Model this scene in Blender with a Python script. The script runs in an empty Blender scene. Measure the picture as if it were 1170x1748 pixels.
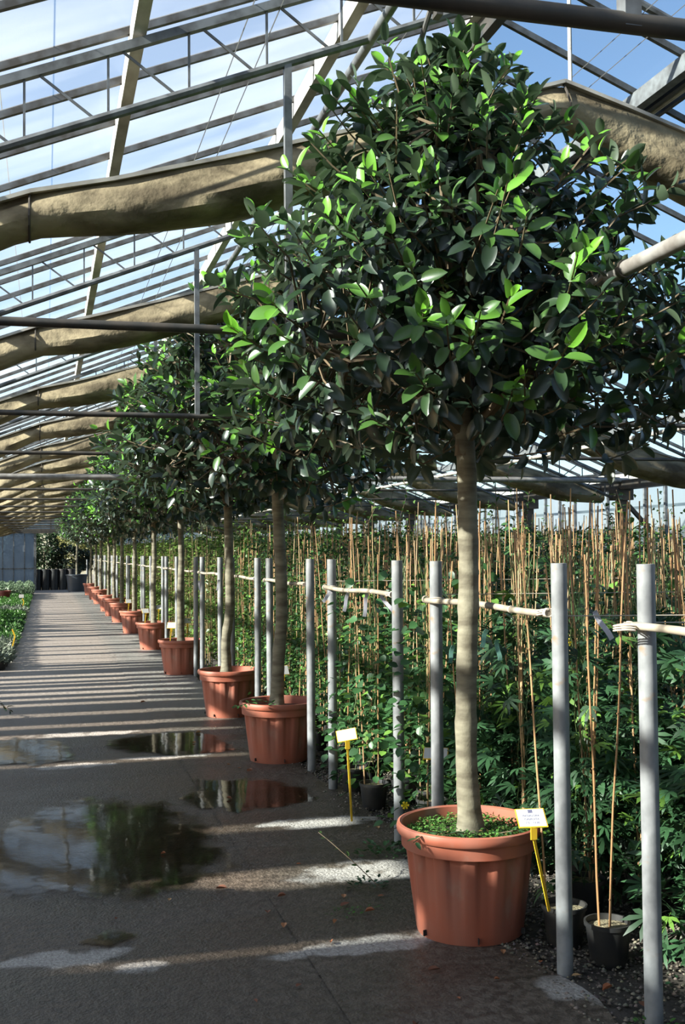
import bpy, math, random
import numpy as np
from mathutils import Vector, Matrix

# ------------------------------------------------------------------ camera, sky, sun, exposure
SC = bpy.context.scene
COL = SC.collection
rnd = random.Random(11)
rng = np.random.default_rng(11)

F, VPX, VPY, ROLL = 1900.0, 78.0, 946.0, 0.009
CAM = Vector((0, 0, 1.6))
def cam_axes(yaw, pitch, roll):
    fw = Vector((math.sin(yaw)*math.cos(pitch), math.cos(yaw)*math.cos(pitch), math.sin(pitch)))
    r = Vector((math.cos(yaw), -math.sin(yaw), 0)); u = r.cross(fw)
    c, s = math.cos(roll), math.sin(roll)
    return c*r - s*u, s*r + c*u, fw
yaw, pitch = math.atan(505/F), math.atan(72/F)
for _ in range(40):
    r_, u_, f_ = cam_axes(yaw, pitch, ROLL)
    yaw += -(VPX - (585 + F*r_.y/f_.y))/F*.9*-1*-1
    pitch += -(VPY - (874 - F*u_.y/f_.y))/F*.9*-1
R_, U_, W_ = cam_axes(yaw, pitch, ROLL)
cd = bpy.data.cameras.new('camera'); cam = bpy.data.objects.new('camera', cd); COL.objects.link(cam)
cam.matrix_world = Matrix(((R_.x, U_.x, -W_.x, CAM.x), (R_.y, U_.y, -W_.y, CAM.y), (R_.z, U_.z, -W_.z, CAM.z), (0, 0, 0, 1)))
cd.sensor_fit = 'VERTICAL'; cd.sensor_height = 24.0; cd.lens = F/1748*24.0
cd.clip_start = .05; cd.clip_end = 500
SC.camera = cam

SUN_EL, SUN_AZ = math.radians(28), math.radians(8)      # azimuth: how far behind the camera's left
SUNV = Vector((-math.cos(SUN_EL)*math.cos(SUN_AZ), -math.cos(SUN_EL)*math.sin(SUN_AZ), math.sin(SUN_EL)))
sd = bpy.data.lights.new('sun', 'SUN'); sd.energy = 20.0; sd.angle = math.radians(.9); sd.color = (1, .93, .82)
sun = bpy.data.objects.new('sun', sd); COL.objects.link(sun); sun.location = (-20, -5, 20)
sun.rotation_euler = SUNV.to_track_quat('Z', 'Y').to_euler()

wd = bpy.data.worlds.new('world'); SC.world = wd; wd.use_nodes = True
nt = wd.node_tree; nt.nodes.clear()
sky = nt.nodes.new('ShaderNodeTexSky'); sky.sky_type = 'NISHITA'; sky.sun_disc = False
sky.sun_elevation = SUN_EL; sky.sun_rotation = math.atan2(SUNV.x, SUNV.y)
sky.air_density = 1.0; sky.dust_density = .6; sky.ozone_density = 1.6; sky.altitude = 200
bg = nt.nodes.new('ShaderNodeBackground'); bg.inputs['Strength'].default_value = .24
wo = nt.nodes.new('ShaderNodeOutputWorld')
nt.links.new(sky.outputs[0], bg.inputs[0]); nt.links.new(bg.outputs[0], wo.inputs[0])

SC.view_settings.view_transform = 'Standard'; SC.view_settings.look = 'None'
SC.view_settings.gamma = 1; SC.view_settings.use_curve_mapping = False
SC.view_settings.exposure = 0.0
SC.render.engine = 'CYCLES'
SC.cycles.max_bounces = 6; SC.cycles.diffuse_bounces = 3; SC.cycles.glossy_bounces = 3
SC.cycles.transmission_bounces = 4; SC.cycles.transparent_max_bounces = 12
SC.cycles.caustics_reflective = False; SC.cycles.caustics_refractive = False
SC.cycles.sample_clamp_indirect = 6
SC.cycles.use_denoising = True

# ------------------------------------------------------------------ helpers
def M(name, col, rough=.6, metal=0, spec=.5, noise=None, bump=None, attr=False, transl=0, col2=None, scale=8, mixr=(.35, .65), back=None, extra=None):
    m = bpy.data.materials.new(name); m.use_nodes = True
    t = m.node_tree; N = t.nodes; L = t.links
    b = N['Principled BSDF']; out = N['Material Output']
    b.inputs['Base Color'].default_value = (*col, 1); b.inputs['Roughness'].default_value = rough
    b.inputs['Metallic'].default_value = metal; b.inputs['Specular IOR Level'].default_value = spec
    cs = None
    tc = N.new('ShaderNodeTexCoord')
    if attr:
        a = N.new('ShaderNodeAttribute'); a.attribute_name = 'col'; cs = a.outputs['Color']
    if col2:
        n = N.new('ShaderNodeTexNoise'); n.inputs['Scale'].default_value = scale; n.inputs['Detail'].default_value = 6
        if noise:
            mp = N.new('ShaderNodeMapping'); mp.inputs['Scale'].default_value = noise
            L.new(tc.outputs['Object'], mp.inputs[0]); L.new(mp.outputs[0], n.inputs['Vector'])
        else: L.new(tc.outputs['Object'], n.inputs['Vector'])
        r = N.new('ShaderNodeMapRange'); r.inputs[1].default_value, r.inputs[2].default_value = mixr
        L.new(n.outputs[0], r.inputs[0])
        x = N.new('ShaderNodeMix'); x.data_type = 'RGBA'; L.new(r.outputs[0], x.inputs[0])
        x.inputs[6].default_value = (*col, 1); x.inputs[7].default_value = (*col2, 1)
        cs = x.outputs[2]
    if extra:                      # blotches of a third colour: (colour, scale, threshold, stretch)
        n = N.new('ShaderNodeTexNoise'); n.inputs['Scale'].default_value = extra[1]; n.inputs['Detail'].default_value = 8
        mp = N.new('ShaderNodeMapping'); mp.inputs['Scale'].default_value = extra[3]
        L.new(tc.outputs['Object'], mp.inputs[0]); L.new(mp.outputs[0], n.inputs['Vector'])
        r = N.new('ShaderNodeMapRange'); r.inputs[1].default_value = extra[2]; r.inputs[2].default_value = extra[2]+.09; r.inputs[4].default_value = .8
        L.new(n.outputs[0], r.inputs[0]); x = N.new('ShaderNodeMix'); x.data_type = 'RGBA'; L.new(r.outputs[0], x.inputs[0])
        L.new(cs, x.inputs[6]); x.inputs[7].default_value = (*extra[0], 1); cs = x.outputs[2]
    if back:
        g = N.new('ShaderNodeNewGeometry'); x = N.new('ShaderNodeMix'); x.data_type = 'RGBA'
        L.new(g.outputs['Backfacing'], x.inputs[0])
        if cs: L.new(cs, x.inputs[6])
        else: x.inputs[6].default_value = (*col, 1)
        x.inputs[7].default_value = (*back, 1); cs = x.outputs[2]
    if cs: L.new(cs, b.inputs['Base Color'])
    if bump:
        n = N.new('ShaderNodeTexNoise'); n.inputs['Scale'].default_value = bump[0]; n.inputs['Detail'].default_value = 5
        L.new(tc.outputs['Object'], n.inputs['Vector'])
        bp = N.new('ShaderNodeBump'); bp.inputs['Strength'].default_value = bump[1]; bp.inputs['Distance'].default_value = bump[2] if len(bump) > 2 else .01
        L.new(n.outputs[0], bp.inputs['Height']); L.new(bp.outputs[0], b.inputs['Normal'])
    if transl:
        tr = N.new('ShaderNodeBsdfTranslucent'); ms = N.new('ShaderNodeMixShader'); ms.inputs[0].default_value = transl
        if cs: L.new(cs, tr.inputs[0])
        else: tr.inputs[0].default_value = (*col, 1)
        L.new(b.outputs[0], ms.inputs[1]); L.new(tr.outputs[0], ms.inputs[2]); L.new(ms.outputs[0], out.inputs[0])
    return m

def glass(name, clear, tint, dirt, scale, dirtamt, rough=.15):
    """thin sheet: clear transparency, a film of translucent dirt and a little gloss"""
    m = bpy.data.materials.new(name); m.use_nodes = True
    t = m.node_tree; N = t.nodes; L = t.links; N.clear()
    out = N.new('ShaderNodeOutputMaterial')
    tp = N.new('ShaderNodeBsdfTransparent'); tp.inputs[0].default_value = (*clear, 1)
    tl = N.new('ShaderNodeBsdfTranslucent'); tl.inputs[0].default_value = (*tint, 1)
    df = N.new('ShaderNodeBsdfDiffuse'); df.inputs[0].default_value = (*dirt, 1)
    gl = N.new('ShaderNodeBsdfGlossy'); gl.inputs['Roughness'].default_value = rough
    tc = N.new('ShaderNodeTexCoord'); mp = N.new('ShaderNodeMapping'); mp.inputs['Scale'].default_value = scale
    n = N.new('ShaderNodeTexNoise'); n.inputs['Scale'].default_value = 1.0; n.inputs['Detail'].default_value = 7
    L.new(tc.outputs['Object'], mp.inputs[0]); L.new(mp.outputs[0], n.inputs['Vector'])
    r = N.new('ShaderNodeMapRange'); r.inputs[1].default_value = .38; r.inputs[2].default_value = .72
    r.inputs[3].default_value = dirtamt[0]; r.inputs[4].default_value = dirtamt[1]
    L.new(n.outputs[0], r.inputs[0])
    m1 = N.new('ShaderNodeMixShader'); m1.inputs[0].default_value = .4
    L.new(tl.outputs[0], m1.inputs[1]); L.new(df.outputs[0], m1.inputs[2])
    m2 = N.new('ShaderNodeMixShader'); L.new(r.outputs[0], m2.inputs[0]); L.new(tp.outputs[0], m2.inputs[1]); L.new(m1.outputs[0], m2.inputs[2])
    m3 = N.new('ShaderNodeMixShader'); m3.inputs[0].default_value = .03
    L.new(m2.outputs[0], m3.inputs[1]); L.new(gl.outputs[0], m3.inputs[2]); L.new(m3.outputs[0], out.inputs[0])
    return m

class MB:
    def __init__(s): s.v = []; s.f = []; s.mi = []; s.n = 0; s.c = []
    def add(s, vs, fs, mi=0, col=None):
        b = s.n; s.v.extend([tuple(p) for p in vs]); s.n += len(vs)
        s.f.extend([tuple(i+b for i in q) for q in fs]); s.mi.extend([mi]*len(fs))
        s.c.extend([col or (1, 1, 1)]*len(vs)); return s
    def box(s, lo, hi, mi=0, col=None):
        x0, y0, z0 = lo; x1, y1, z1 = hi
        return s.add([(x0,y0,z0),(x1,y0,z0),(x1,y1,z0),(x0,y1,z0),(x0,y0,z1),(x1,y0,z1),(x1,y1,z1),(x0,y1,z1)],
              [(0,3,2,1),(4,5,6,7),(0,1,5,4),(1,2,6,5),(2,3,7,6),(3,0,4,7)], mi, col)
    def bar(s, a, b, w, h, mi=0, up=(0,0,1), col=None):
        a = Vector(a); b = Vector(b); d = (b-a).normalized(); up = Vector(up)
        sx = d.cross(up)
        if sx.length < 1e-4: sx = d.cross(Vector((1,0,0)))
        sx.normalize(); uz = sx.cross(d).normalized()
        o = [sx*(-w/2)+uz*(-h/2), sx*(w/2)+uz*(-h/2), sx*(w/2)+uz*(h/2), sx*(-w/2)+uz*(h/2)]
        return s.add([a+q for q in o]+[b+q for q in o], [(0,1,2,3),(7,6,5,4),(0,4,5,1),(1,5,6,2),(2,6,7,3),(3,7,4,0)], mi, col)
    def tube(s, pts, r, n=8, mi=0, cap=True, col=None):
        pts = [Vector(p) for p in pts]; k = len(pts)
        rs = r if isinstance(r, (list, tuple)) else [r]*k
        vs = []; fs = []
        ref = None
        for i, p in enumerate(pts):
            d = (pts[min(i+1, k-1)]-pts[max(i-1, 0)]).normalized()
            if ref is None:
                ref = Vector((1,0,0)) if abs(d.x) < .8 else Vector((0,1,0))
            x = (ref - d*ref.dot(d)).normalized(); y = d.cross(x); ref = x
            for j in range(n):
                a = 2*math.pi*j/n
                vs.append(p + (x*math.cos(a)+y*math.sin(a))*rs[i])
        for i in range(k-1):
            for j in range(n):
                fs.append((i*n+j, i*n+(j+1)%n, (i+1)*n+(j+1)%n, (i+1)*n+j))
        if cap: fs.append(tuple(reversed(range(n)))); fs.append(tuple((k-1)*n+j for j in range(n)))
        return s.add(vs, fs, mi, col)
    def lathe(s, prof, n=32, c=(0,0,0), mi=0, fr=None, col=None, close=False):
        vs = []; fs = []; k = len(prof)
        for (r, z) in prof:
            for j in range(n):
                a = 2*math.pi*j/n
                rr = r if fr is None else fr(r, z, a)
                vs.append((c[0]+rr*math.cos(a), c[1]+rr*math.sin(a), c[2]+z))
        for i in range(k-1):
            for j in range(n): fs.append((i*n+j, i*n+(j+1)%n, (i+1)*n+(j+1)%n, (i+1)*n+j))
        if close: fs.append(tuple((k-1)*n+j for j in range(n)))
        return s.add(vs, fs, mi, col)
    def mesh(s, name, mats, smooth=True):
        me = bpy.data.meshes.new(name); me.from_pydata(s.v, [], s.f)
        for m in (mats if isinstance(mats, list) else [mats]): me.materials.append(m)
        me.polygons.foreach_set('material_index', s.mi)
        a = me.color_attributes.new('col', 'FLOAT_COLOR', 'POINT')
        a.data.foreach_set('color', np.array([(*c, 1) for c in s.c], 'f').ravel())
        if smooth: me.shade_smooth(); me.set_sharp_from_angle(angle=math.radians(38))
        me.update(); return me
    def build(s, name, mats, parent=None, smooth=True): return link(name, s.mesh(name, mats, smooth), parent)

def link(name, me, parent=None, loc=None):
    o = bpy.data.objects.new(name, me); COL.objects.link(o)
    if parent: o.parent = parent
    if loc: o.location = loc
    return o
def tag(o, label, cat, group=None, kind=None):
    o['label'] = label; o['category'] = cat
    if group: o['group'] = group
    if kind: o['kind'] = kind
    return o
def thing(name, label, cat, loc=(0,0,0), rz=0, group=None, kind=None):
    o = bpy.data.objects.new(name, None); COL.objects.link(o); o.location = loc; o.rotation_euler = (0,0,rz)
    o.empty_display_size = .1
    return tag(o, label, cat, group, kind)
def struct(o): o['kind'] = 'structure'; return o
def copy_tree(o, parent=None):
    c = o.copy(); COL.objects.link(c); c.parent = parent
    for ch in o.children: copy_tree(ch, c)
    return c

def numesh(name, V, Fc, mat, colr=None, smooth=True):
    """V (n,3), Fc list of equally sized index arrays"""
    me = bpy.data.meshes.new(name)
    me.vertices.add(len(V)); me.vertices.foreach_set('co', V.astype('f').ravel())
    tot = sum(f.size for f in Fc); nf = sum(len(f) for f in Fc)
    me.loops.add(tot); me.polygons.add(nf)
    li = np.concatenate([f.ravel() for f in Fc]).astype('i'); me.loops.foreach_set('vertex_index', li)
    ls = []; st = 0
    for f in Fc:
        k = f.shape[1]; ls.append(st + np.arange(len(f))*k); st += f.size
    me.polygons.foreach_set('loop_start', np.concatenate(ls).astype('i'))
    if colr is not None:
        a = me.color_attributes.new('col', 'FLOAT_COLOR', 'POINT')
        a.data.foreach_set('color', np.hstack([colr, np.ones((len(V), 1))]).astype('f').ravel())
    me.materials.append(mat); me.update(calc_edges=True); me.validate()
    if smooth: me.shade_smooth()
    return me

# leaf templates: (u along, v across, w out of plane), quads, tris
def oval_tpl(rows=5, fold=.18, curl=.12, peak=.5, tip=.06, petiole=.12):
    P = [(0, 0, 0)]; 
    us = np.linspace(petiole, 1, rows+2)[1:-1]
    for u in us:
        t = (u-petiole)/(1-petiole)
        w = .5*max(0.0, 1-abs(2*t**.93-1)**2.3)**.62
        z = -curl*(u**2)
        P += [(u, -w, z+fold*w), (u, 0, z), (u, w, z+fold*w)]
    P += [(petiole, 0, 0), (1+tip, 0, -curl*1.1)]
    q = []; t = []
    for i in range(rows-1):
        a = 1+3*i; b = a+3
        q += [(a, b, b+1, a+1), (a+1, b+1, b+2, a+2)]
    pi_, ti = 1+3*rows, 2+3*rows
    t += [(pi_, 1, 2), (pi_, 2, 3), (1+3*(rows-1), ti, 2+3*(rows-1)), (2+3*(rows-1), ti, 3+3*(rows-1))]
    # petiole sliver
    P += [(0, -.02, 0), (0, .02, 0)]; t += [(len(P)-2, pi_, len(P)-1)]
    return np.array(P, float), np.array(q), np.array(t)
def diamond_tpl():
    P = [(0,0,0), (.45,-.5,.08), (.45,.5,.08), (1,0,-.12)]
    return np.array(P, float), np.array([(0,1,3,2)]), np.zeros((0,3), int)
def palmate_tpl(n=5):
    P = []; q = []; t = []
    for i in range(n):
        a = math.radians(-72 + 144*i/(n-1)); l = [.62,.9,1.0,.9,.62][i] if n == 5 else [.75,1,.75][i]
        ca, sa = math.cos(a), math.sin(a)
        b = len(P)
        for (u, v, z) in [(0,0,0), (.3,-.075,.02), (.3,.075,.02), (.65,-.1,.0), (.65,.1,.0), (1,0,-.12)]:
            u *= l; P.append((.25+u*ca-v*sa, (u*sa+v*ca)*1.0, z))
        q += [(b+1, b+3, b+4, b+2)]; t += [(b, b+1, b+2), (b+3, b+5, b+4)]
    P += [(0,-.015,0),(0,.015,0),(.25,0,0)]; t += [(len(P)-3, len(P)-1, len(P)-2)]
    return np.array(P, float), np.array(q), np.array(t)

def leaves(tpl, pos, d, nrm, L, W, col, colj=.0):
    """vectorised leaves; pos,d,nrm (k,3), L,W (k,), col (k,3)"""
    P, Q, T = tpl; k = len(pos)
    d = d/np.linalg.norm(d, axis=1, keepdims=True)
    s = np.cross(nrm, d); s /= np.maximum(np.linalg.norm(s, axis=1, keepdims=True), 1e-6)
    n = np.cross(d, s)
    V = (pos[:, None] + P[None, :, 0:1]*(d*L[:, None])[:, None] + P[None, :, 1:2]*(s*W[:, None])[:, None] + P[None, :, 2:3]*(n*L[:, None])[:, None]).reshape(-1, 3)
    off = (np.arange(k)*len(P))[:, None, None]
    Qs = (Q[None]+off).reshape(-1, 4); Ts = (T[None]+off).reshape(-1, 3) if len(T) else np.zeros((0, 3), int)
    C = np.repeat(col, len(P), axis=0)
    return V, Qs, Ts, C
class Acc:
    def __init__(s): s.V = []; s.Q = []; s.T = []; s.C = []; s.n = 0
    def add(s, r):
        V, Q, T, C = r; s.V.append(V); s.Q.append(Q+s.n); s.T.append(T+s.n); s.C.append(C); s.n += len(V)
    def mesh(s, name, mat, smooth=True):
        Fc = [np.concatenate(s.Q)]; T = np.concatenate(s.T)
        if len(T): Fc.append(T)
        return numesh(name, np.concatenate(s.V), Fc, mat, np.concatenate(s.C), smooth)

# ------------------------------------------------------------------ materials
m_steel = M('galvanised_steel', (.20,.21,.215), .55, .35, col2=(.10,.10,.10), scale=14)
m_steel_dark = M('dark_painted_steel', (.045,.045,.042), .5, .3, col2=(.09,.075,.06), scale=10)
m_white_paint = M('white_painted_purlin', (.62,.60,.55), .6, col2=(.33,.30,.26), scale=9, noise=(1,.4,3))
m_alu = M('aluminium_glazing_bar', (.17,.17,.17), .5, .5, col2=(.08,.07,.06), scale=12)
m_pipe = M('grey_pipe', (.30,.285,.26), .55, .1, col2=(.18,.16,.14), scale=12)
m_pipe_pale = M('pale_pipe', (.55,.52,.46), .5, col2=(.34,.31,.27), scale=7)
m_wire = M('wire', (.25,.25,.25), .5, .5)
m_post = M('grey_plastic_post', (.25,.257,.26), .5, col2=(.15,.155,.16), scale=16, noise=(1,1,.7), bump=(60,.15,.003), extra=((.24,.15,.08), 9, .615, (1,1,1.6)))
m_rail = M('bamboo_rail', (.38,.33,.25), .55, col2=(.24,.20,.15), scale=10)
m_twine = M('twine', (.55,.47,.38), .8)
m_terra = M('terracotta_plastic', (.36,.098,.054), .5, spec=.4, col2=(.33,.13,.088), scale=5, noise=(1,1,.6), bump=(30,.1,.003), extra=((.34,.20,.15), 6, .58, (1,1,.5)))
m_black = M('black_plastic', (.018,.019,.021), .45, col2=(.035,.033,.03), scale=14)
m_soil = M('potting_soil', (.035,.025,.018), .95, col2=(.10,.07,.045), scale=60, bump=(90,.9,.02))
m_bark = M('ficus_bark', (.215,.195,.135), .8, col2=(.10,.085,.055), scale=7, noise=(1,1,3.5), bump=(38,.5,.006))
m_twig = M('green_twig', (.12,.085,.045), .7)
m_ficus = M('ficus_leaf', (.03,.07,.03), .30, attr=True, transl=.22, back=(.065,.095,.055), spec=.6)
m_leaf = M('climber_leaf', (.04,.1,.03), .45, attr=True, transl=.22, spec=.45)
m_cane = M('bamboo_cane', (.50,.27,.12), .5, attr=True)
m_moss = M('pot_ground_cover', (.05,.14,.03), .7, attr=True, transl=.2)
m_gravel = M('gravel_stone', (.2,.18,.15), .85, attr=True)
m_yellow = M('yellow_stake_plastic', (.80,.50,.03), .45)
m_card = M('white_label_card', (.56,.56,.54), .6, spec=.2)
m_ink = M('label_ink', (.05,.05,.16), .8)
m_tag = M('white_tag_strip', (.66,.64,.70), .5, transl=.3)
m_tag_green = M('pale_green_tag_strip', (.22,.45,.36), .5, transl=.3)
m_tie = M('green_plant_tie', (.02,.42,.20), .5)
m_dry = M('fallen_leaf', (.30,.12,.05), .75, attr=True, transl=.1)
m_flower = M('white_flower', (.8,.8,.75), .6, transl=.3)
m_cloth = M('shade_cloth', (.37,.30,.18), .85, col2=(.10,.075,.04), scale=2.6, noise=(1,2,2.2), transl=.06, bump=(4.5,1.0,.05), mixr=(.38,.66))
m_cloth_seam = M('shade_cloth_seam', (.06,.05,.04), .9)
m_rafterglass = glass('roof_glass', (.88,.96,1.0), (.80,.84,.86), (.5,.5,.48), (.5,1.6,.5), (.10,.30))
m_rafterglass_r = glass('roof_glass_clear', (.84,.95,1.0), (.6,.66,.70), (.4,.4,.38), (.5,1.6,.5), (.03,.12))
m_wallsheet = glass('whitewashed_wall_sheet', (.45,.55,.68), (.34,.42,.50), (.38,.42,.46), (1,1.2,.5), (.5,.95))
m_slit_screen = M('added_slit_screen', (.10,.09,.07), .9, transl=.1)  # for the added screen that shapes the sun strips
m_red = M('red_plastic', (.16,.022,.016), .5)

# floor: damp concrete, wet patches, pale patches
def floor_mat():
    m = bpy.data.materials.new('damp_concrete_path'); m.use_nodes = True
    t = m.node_tree; N = t.nodes; L = t.links; b = N['Principled BSDF']
    g = N.new('ShaderNodeNewGeometry')
    def noise(sc, det=6, vec=None, scale3=None):
        n = N.new('ShaderNodeTexNoise'); n.inputs['Scale'].default_value = sc; n.inputs['Detail'].default_value = det
        if scale3:
            mp = N.new('ShaderNodeMapping'); mp.inputs['Scale'].default_value = scale3
            L.new(g.outputs['Position'], mp.inputs[0]); L.new(mp.outputs[0], n.inputs['Vector'])
        else: L.new(g.outputs['Position'], n.inputs['Vector'])
        return n.outputs[0]
    def mr(src, a, b_, c=0, d=1):
        r = N.new('ShaderNodeMapRange'); r.inputs[1].default_value = a; r.inputs[2].default_value = b_
        r.inputs[3].default_value = c; r.inputs[4].default_value = d; r.interpolation_type = 'SMOOTHSTEP'; L.new(src, r.inputs[0]); return r.outputs[0]
    def mix(f, a, c):
        x = N.new('ShaderNodeMix'); x.data_type = 'RGBA'; L.new(f, x.inputs[0])
        for i, q in ((6, a), (7, c)):
            if isinstance(q, tuple): x.inputs[i].default_value = (*q, 1)
            else: L.new(q, x.inputs[i])
        return x.outputs[2]
    def math_(op, a, c):
        x = N.new('ShaderNodeMath'); x.operation = op
        for i, q in ((0, a), (1, c)):
            if isinstance(q, (int, float)): x.inputs[i].default_value = q
            else: L.new(q, x.inputs[i])
        return x.outputs[0]
    sep = N.new('ShaderNodeSeparateXYZ'); L.new(g.outputs['Position'], sep.inputs[0])
    # dryness grows with distance: wet ground near, damp beyond ten metres
    far = mr(sep.outputs[1], 8.0, 15.0)
    big = noise(.8, 4, scale3=(1.0, 2.2, 1))
    wet = math_('MULTIPLY', mr(big, .36, .60), math_('SUBTRACT', 1.0, math_('MULTIPLY', far, .8)))
    fine = noise(26, 8)
    grit = noise(120, 3)
    dry_c = mix(mr(fine, .35, .65), (.19,.17,.15), (.32,.295,.265))
    damp_c = mix(mr(fine, .35, .65), (.042,.030,.020), (.118,.089,.062))
    base = mix(mr(far, 0, 1, .12, .85), damp_c, dry_c)
    base = mix(mr(grit, .62, .72, 0, .5), base, (.03,.025,.02))
    base = mix(math_('MULTIPLY', wet, .5), base, (.040,.034,.027))
    # pale elliptical patches with noisy edges
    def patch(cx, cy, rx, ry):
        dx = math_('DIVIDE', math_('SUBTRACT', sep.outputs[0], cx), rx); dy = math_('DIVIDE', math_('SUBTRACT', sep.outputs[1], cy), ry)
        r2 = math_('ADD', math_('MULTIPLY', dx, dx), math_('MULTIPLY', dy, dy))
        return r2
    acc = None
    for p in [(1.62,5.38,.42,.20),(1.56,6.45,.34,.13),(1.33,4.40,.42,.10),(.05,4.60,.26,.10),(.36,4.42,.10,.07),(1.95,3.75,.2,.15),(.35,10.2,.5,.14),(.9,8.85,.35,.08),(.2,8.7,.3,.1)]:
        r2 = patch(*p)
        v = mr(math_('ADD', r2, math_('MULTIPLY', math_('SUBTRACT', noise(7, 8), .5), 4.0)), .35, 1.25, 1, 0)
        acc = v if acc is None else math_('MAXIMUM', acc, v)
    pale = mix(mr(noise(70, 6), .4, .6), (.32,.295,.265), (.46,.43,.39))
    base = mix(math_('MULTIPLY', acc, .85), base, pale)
    # expansion cracks
    L.new(base, b.inputs['Base Color']); b.inputs['Specular IOR Level'].default_value = .35
    ro = mr(fine, .3, .7, .42, .62)
    mm = N.new('ShaderNodeMix'); mm.data_type = 'FLOAT'; L.new(math_('MULTIPLY', wet, math_('SUBTRACT', 1.0, acc)), mm.inputs[0]); L.new(ro, mm.inputs[2]); mm.inputs[3].default_value = .30
    L.new(mm.outputs[0], b.inputs['Roughness'])
    bp = N.new('ShaderNodeBump'); bp.inputs['Strength'].default_value = .85; bp.inputs['Distance'].default_value = .012
    h = math_('ADD', math_('MULTIPLY', fine, .7), math_('MULTIPLY', noise(75, 6), .8)); L.new(h, bp.inputs['Height']); L.new(bp.outputs[0], b.inputs['Normal'])
    return m
m_floor = floor_mat()
m_ground = M('dark_earth', (.045,.038,.030), .95, col2=(.09,.075,.06), scale=9, bump=(40,.7,.02))

def water_mat():
    m = bpy.data.materials.new('standing_water'); m.use_nodes = True
    t = m.node_tree; N = t.nodes; L = t.links; N.clear(); out = N.new('ShaderNodeOutputMaterial')
    tp = N.new('ShaderNodeBsdfTransparent'); tpw = N.new('ShaderNodeBsdfTransparent'); tpw.inputs[0].default_value = (.72,.66,.55,1)
    gl = N.new('ShaderNodeBsdfGlossy'); gl.inputs['Roughness'].default_value = .06
    fr = N.new('ShaderNodeFresnel'); fr.inputs[0].default_value = 1.45
    g = N.new('ShaderNodeNewGeometry'); n = N.new('ShaderNodeTexNoise'); n.inputs['Scale'].default_value = 9; n.inputs['Detail'].default_value = 2
    mp = N.new('ShaderNodeMapping'); mp.inputs['Scale'].default_value = (1, .5, 1); L.new(g.outputs['Position'], mp.inputs[0]); L.new(mp.outputs[0], n.inputs['Vector'])
    bp = N.new('ShaderNodeBump'); bp.inputs['Strength'].default_value = .08; bp.inputs['Distance'].default_value = .01; L.new(n.outputs[0], bp.inputs['Height'])
    L.new(bp.outputs[0], gl.inputs['Normal']); L.new(bp.outputs[0], fr.inputs['Normal'])
    a = N.new('ShaderNodeMixShader'); L.new(fr.outputs[0], a.inputs[0]); L.new(tpw.outputs[0], a.inputs[1]); L.new(gl.outputs[0], a.inputs[2])
    at = N.new('ShaderNodeAttribute'); at.attribute_name = 'col'
    n2 = N.new('ShaderNodeTexNoise'); n2.inputs['Scale'].default_value = 5; n2.inputs['Detail'].default_value = 7; L.new(g.outputs['Position'], n2.inputs['Vector'])
    ad = N.new('ShaderNodeMath'); ad.operation = 'ADD'; L.new(at.outputs['Fac'], ad.inputs[0]); L.new(n2.outputs[0], ad.inputs[1])
    r = N.new('ShaderNodeMapRange'); r.inputs[1].default_value = .78; r.inputs[2].default_value = 1.0; L.new(ad.outputs[0], r.inputs[0])
    b = N.new('ShaderNodeMixShader'); L.new(r.outputs[0], b.inputs[0]); L.new(tp.outputs[0], b.inputs[1]); L.new(a.outputs[0], b.inputs[2]); L.new(b.outputs[0], out.inputs[0])
    return m
m_water = water_mat()

# ------------------------------------------------------------------ the building
XR, ZR = 2.45, 4.56          # ridge of the roof frame's top chord
XL, XE = -2.65, 7.55         # eaves
SL = .40
Y0, YE = -6.4, 51.0
def ztop(x): return ZR - SL*abs(x-XR)
def zroof(x): return ztop(x) + .17

def plane(name, pts, mat, parent=None):
    return MB().add(pts, [tuple(range(len(pts)))]).build(name, mat, parent, False)

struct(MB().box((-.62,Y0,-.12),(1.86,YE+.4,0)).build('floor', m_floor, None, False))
# rough irregular edge of the concrete on the gravel side
e = MB(); ys = np.arange(-1.4, YE, .12); vs = []; fs = []
for i, y in enumerate(ys):
    xx = 1.90 + .07*math.sin(y*2.1)+.05*math.sin(y*5.3+1) + (-.12 if y < 4.4 else 0)
    vs += [(1.0, y, .004), (xx, y, .004), (xx+.03, y, -.04)]
for i in range(len(ys)-1):
    a = 3*i; fs += [(a, a+1, a+4, a+3), (a+1, a+2, a+5, a+4)]
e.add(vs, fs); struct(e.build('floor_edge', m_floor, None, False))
struct(MB().box((1.86,Y0,-.14),(9.2,YE+.3,-.015)).build('ground_bed_right', m_ground, None, False))
struct(MB().box((-9,Y0,-.14),(-.62,YE+.3,-.01)).build('ground_bed_left', m_ground, None, False))
m_out = M('outdoor_earth', (.10,.085,.06), .95, col2=(.16,.14,.10), scale=3)
struct(MB().box((-40,YE+.4,-.2),(40,90,-.02)).build('ground_outside', m_out, None, False))

# roof glass and glazing bars, one slope each
def slope(name, xa, xb, mat, side):
    za, zb = zroof(xa), zroof(xb)
    c = plane(name, [(xa,Y0,za),(xb,Y0,zb),(xb,YE,zb),(xa,YE,za)], mat); struct(c)
    bm = MB().bar((xa,0,za-.015),(xb,0,zb-.015),.026,.035).mesh('glazing_bar', m_alu, False)
    for i in range(100):
        link('glazing_bar', bm, c, (0, -.92+.524*i, 0))
    return c
slope('ceiling_left', XL, XR, m_rafterglass, -1)
slope('ceiling_right', XR, XE, m_rafterglass_r, 1)
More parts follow.
